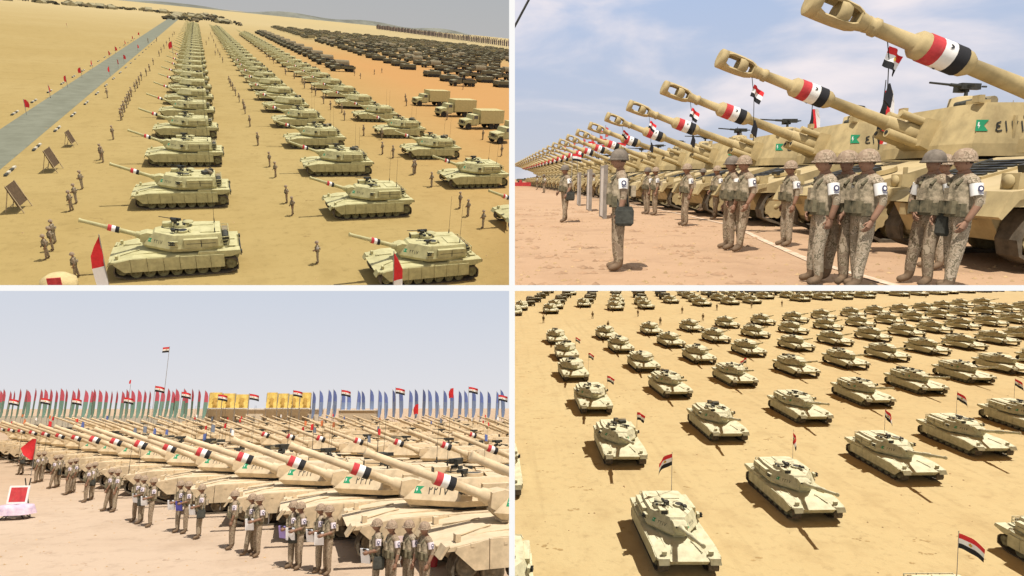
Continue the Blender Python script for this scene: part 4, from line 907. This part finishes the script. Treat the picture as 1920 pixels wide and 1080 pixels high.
# flags hanging under and standing behind the guns
x1, z1 = 0, 0
def hang_pt(i, u):    # point on gun i under picture column u
    D = 9.8+4.35*i; x = (u-960)/FPX*D; xm = 5.4-.025*D; d = x-xm; return x, D, 4.12-d*math.tan(R(19.5))
RIB = one(lambda b: b.prism([(-.05, 0), (.02, .28), (.10, .1), (.08, -.12)], -.02, .02), 'ribbon_end', black)
def line_fn(L): return lambda b: (b.tube((0, 0, 0), (.1, 0, -L*.35), .008, .008, 4), b.tube((.1, 0, -L*.35), (.16, 0, -L), .008, .008, 4))
EG = flag_meshes(.62, .42, .09, .12, 1); EGs = flag_meshes(.5, .34, .08, .3, 3)
for i, u, lab in ((0, 1648, 'nearest gun'), (1, 1411, 'second gun'), (2, 1302, 'third gun'), (3, 1228, 'fourth gun'), (4, 1180, 'fifth gun')):
    x, y, z = hang_pt(i, u)
    f, e = (EG if i == 0 else EGs)
    spawn([K('cord', one(line_fn(1.5 if i else 1.25), 'cord', dark)), K('cloth', f, -1, T(.08, 0, -.22) @ Matrix.Rotation(R(18), 4, 'Y') @ Matrix.Diagonal((.55, 1, .8, 1))), K('eagle_emblem', e, 1), K('ribbon_end', RIB, -1, T(.14, 0, -1.3 if i else -1.1))], TR, 'hanging_flag', f'small red, white and black flag on a cord under the {lab}', 'flag', x, y, R(8), z=z-.10, scale=1.0 if i else .95)
def droopcloth(b, c3=True):
    rs = [[(s_*w+.1*math.sin(z*2), .06*math.sin(z*5+s_*4), z) for s_ in (0, .33, .66, 1)] for z, w in ((0, .2), (-.3, .42), (-.7, .50), (-1.1, .42), (-1.35, .3))]
    b.rings([r_[:2] for r_ in rs], 2, True, False, False); b.rings([r_[1:3] for r_ in rs], 0, True, False, False); b.rings([r_[2:] for r_ in rs], 1, True, False, False)
dc = one(droopcloth, 'cloth', [clothr, clothw, clothk]); dp = one(lambda b: b.tube((0, 0, 0), (0, 0, 1.75), .018, .012, 6), 'pole', dark)
for i, (u, D, zt, lab) in enumerate(((1704, 14.6, 3.62, 'behind the second gun'), (1556, 19.0, 3.65, 'behind the third gun'), (1700, 14.0, 3.05, 'low beside the second gun mantlet'), (1408, 27, 3.5, 'behind the fourth gun'))):
    if i == 2: continue
    x = (u-960)/FPX*D; spawn([K('pole', dp, -1, T(0, 0, -1.5)), K('cloth', dc)], TR, 'draped_flag', f'draped red, white and black flag {lab}', 'flag', x, D+1.0, R(10), z=zt)
# far poles with triple red pennants, seen over the turrets at right
pm = MB(); pm.tube((0, 0, 0), (0, 0, 10), .05, .04, 6, 1)
for k in range(3): pm.prism([(.05, 9.7-k*.9), (.55, 9.5-k*.9), (.5, 9.1-k*.9), (.05, 9.0-k*.9)], -.02, .02, 0)
pk = [K('pennant_pole', pm.mesh('pennant_pole', [mat('faded_red', (.55, .10, .10), .8, .2), steel]))]
for i, (u, D) in enumerate([(1803, 60), (1818, 62), (1896, 58), (1728, 70), (1692, 66), (1604, 95), (1560, 100), (1110, 110), (1092, 120), (1075, 130), (1125, 100), (1140, 90), (1150, 85)]):
    spawn(pk, TR, 'pennant_pole', f'thin pole with red pennants, {ordn(i)} of those rising behind the howitzers', 'flag pole', (u-960)/FPX*D, D, R(20), group='pennant poles behind the howitzers', scale=.88)
# red flags by the far end of the row
for i, (u, v) in enumerate([(1119, 268), (1127, 272), (1136, 262), (1144, 274), (1100, 282), (1180, 262), (1172, 270), (1090, 290)]):
    D = 62-2*i; x = (u-960)/FPX*D; z = 1.38+(335-v)/FPX*D
    spawn([K('pole', one(lambda b: b.tube((0, 0, -2), (0, 0, 0), .03, .03, 5), 'pole', steel)), K('cloth', EG[0], -1, Matrix.Scale(1.3, 4))], TR, 'small_flag', f'small red, white and black flag on a far gun, {ordn(i)} of the cluster', 'flag', x, D, R(10), z=z, group='small flags at far guns')
# red table with seated things at the far left, parked truck
def redtable(b): b.box(-1.6, 1.6, -.5, .5, .65, .75); b.prism([(-1.6, .1), (1.6, .1), (1.6, .66), (-1.6, .66)], -.5, -.46); b.box(-.4, .0, -.4, .2, .75, 1.15)
x, y = TR.gp(978, 350); spawn([K('table', one(redtable, 'table', red))], TR, 'red_table', 'low red covered table on the sand at the far left', 'table', x, y, 0)
x, y = TR.gp(985, 343); spawn([openk[0]], TR, 'parked_vehicle', 'small pale vehicle behind the red table', 'vehicle', x, y, 0, scale=.7)
# overhead cable in the corner
def cable(b):
    p, q = Vector(((940-960)/FPX*10, 10, 1.38+(335-150)/FPX*10)), Vector(((1050-960)/FPX*10, 10, 1.38+(335+45)/FPX*10))
    b.tube(p, q, .02, .02, 6)
spawn([K('cable', one(cable, 'cable', dark))], TR, 'overhead_cable', 'thin dark cable slanting across the sky corner', 'cable', 0, 0, 0)

# ================================================================ LOWER LEFT: tank row with raised guns, soldiers, flags
KBL, FBL = tank_kits(P_BL, '2212', 1.25, 1.45, 4.4, .24); KBL2, _ = tank_kits(P_BL, '2217', 1.25, 1.45, 4.4, .24)
bln, bln2, blm, blf = KBL(21, True), KBL2(21, True), KBL(21, False), FBL(21)
HD = math.pi+R(20)
for k in range(-1, 17):
    x, y = -.26-3.41*k+1.56, 19.4+2.907*k+1.30
    spawn(bln2 if k == 1 else (bln if k < 11 else blm), BL, 'tank', f'light sand tank with raised gun, {ordn(k+1)} from near end of front row beside soldiers', 'tank', x, y, HD, group='tanks of the front row', scale=1.05)
for r_ in range(1, 8):
    for k in range(-6, 24):
        D = 20.7+2.907*k+r_*6.6; x = 1.3-3.41*k+r_*11.3; 
        if D < 26 or D > 112 or x > .06*D+4: continue
        if random.random() < .08: continue
        spawn(blm if D < 55 else blf, BL, 'tank', f'light sand tank, {ordn(k+4)} from right in {ordn(r_)} rank behind front row, lower left picture', 'tank', x+random.uniform(-.3, .3), D+random.uniform(-.4, .4), HD+random.uniform(-.04, .04), group=f'tanks of rank {r_+1} behind the front row')
bl_pts = [(38, 890, 'flag'), (66, 906, 0), (76, 904, 0), (98, 916, 'c'), (107, 914, 0), (125, 928, 0), (135, 925, 'c'), (159, 942, 0), (170, 938, 'c'), (201, 958, 'c'), (213, 960, 0), (250, 978, 0), (262, 982, 'w'), (280, 988, 'w'),
          (331, 998, 'w'), (346, 1000, 'b'), (371, 1010, 'w'), (433, 1030, 0), (466, 1040, 0), (480, 1044, 'w'), (544, 1064, 'p'), (558, 1067, 'w'), (596, 1073, 'w'), (612, 1078, 'w'), (703, 1122, 'w'), (731, 1128, 0), (764, 1126, 0), (794, 1132, 0)]
clipb = {c: [K('clipboard', one(lambda b: (b.box(-.012, .012, -.12, .12, -.16, .16), b.box(.012, .018, -.05, .05, .12, .17, 1)), 'clipboard', [mm, dark]))] for c, mm in (('w', paper), ('b', mat('blue_folder', (.10, .10, .42), .7, .1)), ('p', mat('lilac_folder', (.36, .28, .62), .7, .1)))}
for i, (u, v, ex) in enumerate(reversed(bl_pts)):
    x, y = BL.gp(u, v); ya = math.pi+R(20+random.uniform(-10, 22)); hold = ex in ('w', 'b', 'p', 'c')
    kit = soldier_kit('hold' if hold and ex != 'c' else ('step' if i % 3 == 0 else 'rest'), 'l' if i % 2 else 'b', 'h', bag=(i % 4 == 3), band='p')
    spawn(kit, BL, 'person', f'soldier with pale armband, {ordn(i)} from near end of soldiers\' line, lower left picture', 'person', x, y, ya, group='soldiers lined up before the tanks', scale=1.12)
    if ex in clipb:
        d = Matrix.Rotation(ya, 3, 'Z') @ Vector((.30, 0, 0)); spawn(clipb[ex], BL, 'clipboard', f'{ {"w": "white", "b": "blue", "p": "lilac"}[ex]} paper folder held by the {ordn(i)} soldier of the line', 'folder', x+d.x, y+d.y, ya+R(55), z=1.08, tilt=R(12), scale=1.2)
# big red pennant carried at the far left
x, y = BL.gp(58, 892)
tri = MB(); tri.rings([[(0, 0, z), (-.45*k, .08, z+(.0-z)*.02), (-1.0*k, -.05, z)] for z, k in ((0, .2), (.35, .75), (.8, 1.0), (1.2, .55), (1.45, .25))], 0, True, False, False)
spawn([K('pole', one(lambda b: b.tube((0, 0, 0), (0, 0, 2.7), .025, .02, 6), 'pole', steel)), K('cloth', tri.mesh('cloth', clothr), -1, T(0, 0, 1.15) @ Matrix.Scale(1.05, 4))], BL, 'red_pennant', 'large plain red flag at the head of the soldiers\' line', 'flag', x, y, 0)
# red board, stool and table with cloth at the left edge
x, y = BL.gp(26, 972)
def easel(b):
    b.tube((.55, .25, 0), (.15, -.05, 1.75), .025, .025, 6); b.tube((.1, .4, 0), (.42, -.1, 1.75), .025, .025, 6)
spawn([K('board', one(lambda b: (b.box(-.42, .42, -.03, .03, .62, 1.42), b.box(-.34, .34, -.036, -.031, .70, 1.34, 1)), 'board', [white, red])), K('stand', one(easel, 'stand', dark))], BL, 'red_board', 'red board with white border on dark legs at the left edge', 'board', x-.1, y+.1, R(10), roll=R(-6))
def tcl(b):
    b.rings([[(.62*k*math.cos(t)*(1+.07*math.sin(6*t)), .42*k*math.sin(t)*(1+.07*math.sin(5*t)), z) for t in [2*math.pi*i/24 for i in range(24)]] for z, k in ((.22, 1.25), (.45, 1.12), (.62, 1.0), (.64, .2))], 0, True, False)
spawn([K('cloth_cover', one(tcl, 'cloth_cover', mat('pink_cloth', (.55, .42, .46), .85, .25, 3, col2=(.38, .30, .40)))), K('frame', one(lambda b: [b.tube((sx_*.5, sy_*.3, 0), (sx_*-.1, sy_*-.2, .6), .025, .025, 5) for sx_ in (-1, 1) for sy_ in (-1, 1)], 'frame', dark))], BL, 'low_table', 'low folding table draped with pale pink cloth under the red board', 'table', x+.15, y-.15, R(15))
# small red bucket by the near tank
x, y = BL.gp(812, 1062); spawn([K('bucket', one(lambda b: (b.lathe([(0, .12), (.3, .17), (.31, .17), (.3, .15), (.03, .10)], 14, 0, 'z'), b.tube((0, -.17, .3), (0, .0, .46), .008, .008, 4, 1), b.tube((0, .0, .46), (0, .17, .3), .008, .008, 4, 1)), 'bucket', [red, dark]))], BL, 'red_bucket', 'red bucket standing on the sand before the near tank', 'bucket', x, y)
# marker signs between tanks
for i, (u, v) in enumerate([(412, 962), (503, 985), (751, 1062)]):
    x, y = BL.gp(u, v); spawn([K('post', one(lambda b: b.tube((0, 0, 0), (0, 0, .75), .025, .025, 6), 'post', white)), K('plate', one(lambda b: b.box(-.14, .14, -.02, .02, .62, .92), 'plate', mat('pink_plate', (.66, .52, .48), .8, .05)))], BL, 'marker_post', f'short post with pale plate, {ordn(i)} from left before the tanks', 'marker post', x, y, R(10))
# crew standing in hatches and pennants among the ranks
i = 0
for k in range(64):
    D = random.uniform(34, 105); x = -random.uniform(.02, min(.9, (D-20)/26))*D; cl = random.choice([(clothr, 'red'), (clothr, 'red'), (clothw, 'white'), (mat('blue_cloth', (.10, .14, .34), .85, .15), 'blue'), (mat('grey_cloth', (.16, .18, .22), .85, .15), 'dark grey'), (mat('orange_cloth', (.62, .20, .08), .85, .15), 'orange')])
    if cl[1] not in EXTRAS:
        EXTRAS[cl[1]] = one(lambda b: b.rings([[(.12*math.sin(s_*5+z*3)+s_*.0, .0+s_*.10, z) if 0 else (s_*.42, .06*math.sin(6*s_+z*3), z-s_*.12) for s_ in (0, .15, .3, .45)] for z in (-.42, -.2, 0)], 0, True, False, False), 'cloth', cl[0])
        EXTRAS['pole'] = EXTRAS.get('pole') or one(lambda b: b.tube((0, 0, 0), (0, 0, 3.9), .018, .01, 5), 'pole', dark)
    spawn([K('pole', EXTRAS['pole']), K('cloth', EXTRAS[cl[1]], -1, T(0, 0, 3.85))], BL, 'pennant', f'small {cl[1]} pennant on a thin pole among the tank ranks', 'flag', x, D, random.uniform(-.5, .5)+(math.pi if k % 3 == 0 else 0), group=f'small {cl[1]} pennants among the tanks', scale=random.uniform(.85, 1.05)); i += 1
crew = [K('body', BOD['rest', 'b']), K('helmet', HELMD)]
# row of feather flags on the skyline
DF = 128.0
def feather(colA, colB):
    def f(b):
        zs = [2.6, 3.6, 4.8, 6.0, 7.1, 7.9, 8.4]; ws = [.40, .70, .80, .82, .76, .52, .14]
        rs = [[(s_*w, .04*math.sin(z*1.5+3*s_), z) for s_ in (0, .5, 1)] for z, w in zip(zs, ws)]
        b.rings(rs[:4], 1, True, False, False); b.rings(rs[3:], 0, True, False, False)
    return one(f, 'banner', [colA, colB])
fpole = one(lambda b: b.tube((0, 0, 0), (0, 0, 8.6), .05, .035, 6), 'pole', steel)
gcl = mat('teal_green_cloth', (.17, .30, .25), .85, .12, 1); rcl = mat('rose_red_cloth', (.50, .10, .14), .85, .12, 1); bcl = mat('royal_blue_cloth', (.13, .18, .42), .85, .12, 1); bcl2 = mat('slate_blue_cloth', (.20, .27, .44), .85, .12, 1)
ycl = mat('yellow_cloth', (.85, .70, .24), .85, .10, 1.2, col2=(.80, .58, .14))
FR, FB = feather(rcl, gcl), feather(bcl, bcl2)
def feat(u, me, i, what, n, D=DF):
    spawn([K('pole', fpole), K('banner', me)], BL, 'feather_flag', f'{what} feather flag, {ordn(i)} from left in the skyline row', 'flag', (u-960)/FPX*D, D, R(random.uniform(-35, 35)), roll=R(random.uniform(-2, 2)), tilt=R(random.uniform(-3, 3)), group=f'{what} feather flags along the skyline', scale=random.uniform(.96, 1.04))
i = 0; u = 12
while u < 398:
    feat(u, FR, i, 'red and green', 0); u += random.uniform(9.0, 11.2); i += 1
i = 0; u = 592
while u < 950:
    feat(u, FB, i, 'blue', 0); u += random.uniform(11.5, 14.5); i += 1
for i, (u0, w) in enumerate([(402, 24), (427, 23), (451, 24), (508, 20), (529, 19), (549, 20), (570, 20)]):
    D = DF+1; wm = w/FPX*D
    spawn([K('frame', one(lambda b: (b.tube((0, 0, 0), (0, 0, 7.8), .06, .05, 6), b.tube((wm, 0, 0), (wm, 0, 7.8), .06, .05, 6)), 'frame', steel)), K('cloth', one(lambda b: b.rings([[(s_*wm, .12*math.sin(9*s_+z), z) for s_ in [q/6 for q in range(7)]] for z in (4.7, 5.8, 6.9, 8.0-.2*(i % 3))], 0, True, False, False), 'cloth', ycl)), K('printed_figure', one(lambda b: b.add([(wm*.3, -.16, 5.0), (wm*.5, -.18, 5.4), (wm*.7, -.16, 5.0), (wm*.6, -.18, 6.2), (wm*.75, -.16, 6.6), (wm*.5, -.18, 6.9), (wm*.25, -.16, 6.5), (wm*.42, -.18, 6.1)], [list(range(8))]), 'printed_figure', mat('ochre_print', (.62, .42, .12), .85, .1)), 1)], BL, 'yellow_banner', f'wide yellow banner, {ordn(i)} from left in the skyline row', 'banner', (u0-960)/FPX*D, D)
eg = flag_kit(9.4, 1.9, 1.15, .2, .2, 2, r=.05); 
for i, (u, hh) in enumerate([(34, -1.2), (92, -1.0), (150, -1.1), (245, -.9), (300, 1.4), (350, .2), (418, -.3), (476, -.2), (556, .5), (645, .6), (745, 1.0), (880, 1.2), (935, -.4)]):
    D = DF-6; spawn(eg, BL, 'national_flag', f'red, white and black striped flag, {ordn(i)} from left among the skyline flags', 'flag', (u-960)/FPX*D, D, R(8), z=-1.6+hh, group='striped flags among the skyline row')
D = DF-2; spawn(flag_kit(17.6, 1.35, 1.15, .10, .1, 1, r=.06), BL, 'tall_flagpole', 'tall flagpole with a small striped flag high above the skyline row', 'flag pole', (318-960)/FPX*D, D, R(185))
for i, (u, v) in enumerate([(852, 735), (788, 764), (254, 708)]):
    z = 4.75+(762-v)/FPX*120; spawn([K('pole', one(lambda b: b.tube((0, 0, -z), (0, 0, 0), .04, .04, 5), 'pole', steel)), K('cloth', penm, -1, Matrix.Scale(2.0 if i < 2 else .8, 4))], BL, 'red_flag', f'small plain red flag, {ordn(i)} of three near the skyline row', 'flag', (u-960)/FPX*120, 120, R(170), z=z-1.2)
# low pale building and platform wall under the flags
def stand_fn(b):
    b.box(0, 24, 0, 6, 0, 4.35); b.box(-.3, 24.3, -.3, 6.3, 4.35, 4.60, 1)
    for k in range(8): b.box(1.0+k*2.9, 2.4+k*2.9, -.05, -.01, 1.4, 2.9, 2)
spawn([K('wall', one(stand_fn, 'wall', [mat('cream_wall', (.64, .57, .45), .9, .08), white, mat('dusky_window', (.25, .22, .17), .6, .1)]))], BL, 'reviewing_stand', 'long low cream building with white roof under the yellow banners', 'building', (395-960)/FPX*130, 130)
spawn([K('wall', one(lambda b: (b.box(0, 7.5, 0, 5, 0, 4.2), b.box(-.2, 7.7, -.2, 5.2, 4.2, 4.35, 1)), 'wall', [mat('tan_wall', (.52, .44, .32), .9, .1), white]))], BL, 'low_building', 'short tan building right of the reviewing stand', 'building', (642-960)/FPX*126, 126)
spawn([K('wall', one(lambda b: [b.box(-1.2+k*6.0, 4.7+k*6.0, 0, .3, 0, 3.0) for k in range(11)], 'wall', mat('pale_screen', (.56, .53, .44), .9, .1)))], BL, 'screen_wall', 'pale screen wall along the foot of the red and green flags', 'wall', (5-960)/FPX*132, 132)

# ================================================================ LOWER RIGHT: grid of tanks seen from the air
KBR, FBR = tank_kits(P_BR, '2217', 1.15)
brn, brm, brf = KBR(13, True), KBR(13, False), FBR(13)
def br_xy(i, r_): return 10.3+11.35*i+(.35 if i < 0 else 0), 36.6+6.3*i+16.9*r_-1.0*(i > 4)*(i-4)*.3
used = 0
for i in range(-1, 15):
    for r_ in range(-1, 6):
        x, y = br_xy(i, r_)
        if i < 0 and r_ not in (-1, 0, 1): continue
        d = y
        k = brn if d < 85 else brm
        spawn(k, BR, 'tank', f'cream tank, {ordn(r_+1)} row from bottom, {ordn(i+1)} file from left, lower right picture', 'tank', x+random.uniform(-.4, .4), y+random.uniform(-.5, .5), -math.pi/2+R(1)+random.uniform(-.03, .03), skip=('antenna', 'flag_band'), group='tanks parked in a wide grid, lower right picture')
k = 0
for i in range(23):
    for r_ in range(8):
        x = 2+11.2*i+3.0*r_; y = 175+.45*x+15*r_+random.uniform(-1, 1)
        if r_ == 0 and i in (2, 5, 9, 14): continue
        
        if y > 420: continue
        kk = brf if r_ < 2 else random.choice([apck, openk, tiltk, brf])
        spawn(kk, BR, 'tank' if kk is brf else 'armoured_vehicle', f'far vehicle, {ordn(r_)} rank back, {ordn(i)} from left, dense park atop lower right picture', 'armoured vehicle', x+random.uniform(-.8, .8), y, -math.pi/2+random.uniform(-.1, .1), group='vehicles of the dense far park, lower right picture', scale=1.12); k += 1
# flags on antennas
FA = flag_kit(3.6, 1.15, .8, .16, .45, 0, r=.025); FA2 = flag_kit(3.2, 1.05, .75, .18, .5, 2, r=.02)
for lab, i, r_, kit, yw, dz in (('on nearest tank at lower left', 0, 0, FA, 200, 1.4), ('large, above tank at the bottom edge', 1, -1, FA2, -30, 1.4), ('thin, on second tank of the bottom row', 1, 0, FA2, 250, 1.4), ('on third tank of the bottom row', 2, 0, FA2, 265, 1.4),
                             ('on fourth tank of the bottom row', 3, 0, FA2, 285, 1.4), ('behind left tank of third row', 0, 1, FA2, 35, .4), ('behind left tank of fourth row', 0, 2, FA2, 25, .4), ('behind left tank of fifth row', 0, 3, FA2, 30, .4), ('at left tank of sixth row', 0, 4, FA2, 30, .4), ('on tank right of centre in fourth row', 2, 2, FA2, 200, .4), ('on tank at the right edge', 4, 0, FA2, 275, 1.4)):
    x, y = br_xy(i, r_); spawn(kit, BR, 'antenna_flag', 'red, white and black flag '+lab, 'flag', x+(.9 if dz > 1 else 2.3), y+2.3, R(yw), z=dz if dz > 1 else .0, scale=1.0)
for i, (u, v) in enumerate([(1019, 606), (1111, 598), (1196, 594), (1279, 588), (1318, 602), (1344, 582), (1409, 578), (1238, 610), (1466, 575), (1705, 560), (1736, 558), (1140, 618)]):
    x, y = BR.gp(u, v); spawn(sol_mid[i % 3], BR, 'person', f'distant soldier standing on open sand behind the tank grid, {ordn(i)} of them', 'person', x, y, R(-90), group='distant soldiers behind the tank grid', scale=1.2)
    
# pebbles and clods scattered on each ground
def clods(place, x0, x1, y0, y1, n, smax, m):
    b = MB()
    for _ in range(n):
        x, y = random.uniform(x0, x1), y0+(y1-y0)*random.random()**1.6; s_ = smax*random.random()**3+.012; a = random.random()*6
        vs = [(x+s_*math.cos(a+t), y+s_*math.sin(a+t)*.8, 0.0) for t in (0, 1.6, 3.2, 4.7)]; b.add(vs+[(x, y, s_*.6)], [(0, 1, 4), (1, 2, 4), (2, 3, 4), (3, 0, 4)])
    o = bpy.data.objects.new('gravel', b.mesh('gravel', m)); place.col.objects.link(o); o.matrix_world = place.M @ T(0, 0, .002); o['kind'] = 'stuff'; o['label'] = 'small clods and pebbles scattered on the sand'; ROOTS.append((o, place))
cm_ = mat('clod', (.40, .27, .14), .95, .3)
def scuffs(place, x0, x1, y0, y1, n, smax, m):
    b = MB()
    for _ in range(n):
        x, y = random.uniform(x0, x1), y0+(y1-y0)*random.random()**1.4; a = random.random()*6
        for q in range(random.randint(2, 5)):
            s_ = smax*random.uniform(.12, .5); px, py = x+random.uniform(-1, 1)*smax, y+random.uniform(-.5, .5)*smax; k = 7
            ring = [(px+s_*random.uniform(.6, 1.15)*math.cos(a+t*6.283/k), py+s_*.6*random.uniform(.6, 1.15)*math.sin(a+t*6.283/k), 0) for t in range(k)]
            b.add(ring+[(px, py, .035+s_*.05)], [(t, (t+1) % k, k) for t in range(k)], 0, True)
    o = bpy.data.objects.new('churned_sand', b.mesh('churned_sand', m)); place.col.objects.link(o); o.matrix_world = place.M @ T(0, 0, .003); o['kind'] = 'stuff'; o['label'] = 'small ridges of churned darker sand'; ROOTS.append((o, place))
scuffs(BR, -1, 60, 27, 120, 150, .55, mat('churned_gold', (.37, .26, .115), .95, .25, 3)); scuffs(TR, -2, 6.0, 6.5, 28, 150, .28, mat('churned_orange', (.345, .215, .125), .95, .25, 4))
scuffs(TL, -20, 36, 34, 110, 60, .5, mat('churned_olive', (.27, .19, .072), .95, .2, 3)); scuffs(BL, -26, -1, 15, 36, 60, .3, mat('churned_peach', (.37, .27, .185), .95, .2, 4))
clods(TR, -2, 9, 6.5, 30, 2200, .035, cm_); clods(BL, -30, 0, 13, 40, 1800, .05, cm_); clods(BR, -1, 70, 26, 110, 900, .12, cm_); clods(TL, -40, 45, 30, 130, 900, .10, cm_)

# ================================================================ keep every thing inside its own quarter
bpy.context.view_layer.update()
def planes(p):
    return [Vector((p.sx, -GAP, 0)), Vector((0, -GAP, p.sz))]     # n . P >= 0 is kept
def clip_obj(o, pls):
    mw = o.matrix_world; me = o.data; bb = [mw @ Vector(c) for c in o.bound_box]
    cut = []
    for n in pls:
        ds = [n.dot(c) for c in bb]
        if max(ds) < 0: return 'out'
        if min(ds) < 0: cut.append(n)
    # far outside the camera's view: nothing of it can be seen
    if all(c.y < .2 for c in bb): return 'out'
    for n in (Vector((1, .98, 0)), Vector((-1, .98, 0)), Vector((0, .60, 1)), Vector((0, .60, -1))):
        if max(n.dot(c) for c in bb) < -1.5: return 'out'
    if not cut: return 'in'
    bm = bmesh.new(); bm.from_mesh(me); inv = mw.inverted(); nt_ = mw.to_3x3().transposed()
    for n in cut:
        co = inv @ Vector((0, 0, 0)); no = (nt_ @ n).normalized()
        bmesh.ops.bisect_plane(bm, geom=bm.verts[:]+bm.edges[:]+bm.faces[:], plane_co=co, plane_no=no, clear_inner=True)
    if not bm.faces: bm.free(); return 'out'
    m2 = me.copy(); bm.to_mesh(m2); bm.free(); o.data = m2; return 'cut'
dead = []
for o, p in ROOTS:
    pls = planes(p)
    if o.type == 'MESH':
        if clip_obj(o, pls) == 'out': dead.append(o)
        continue
    kids = [c for c in o.children]; alive = 0
    for c in kids:
        sub = list(c.children); r1 = clip_obj(c, pls) if c.type == 'MESH' else 'in'; a2 = 0
        for s_ in sub:
            if clip_obj(s_, pls) == 'out': dead.append(s_)
            else: a2 += 1
        if r1 == 'out':
            if a2:
                c.data = bpy.data.meshes.new(c.name)   # own shape lies outside, its pieces do not
                for s_ in sub: alive += 1
            else: dead.append(c)
        else: alive += 1
    if not alive: dead.append(o)
bpy.data.batch_remove(dead)
print('objects', len(bpy.data.objects), 'removed', len(dead))
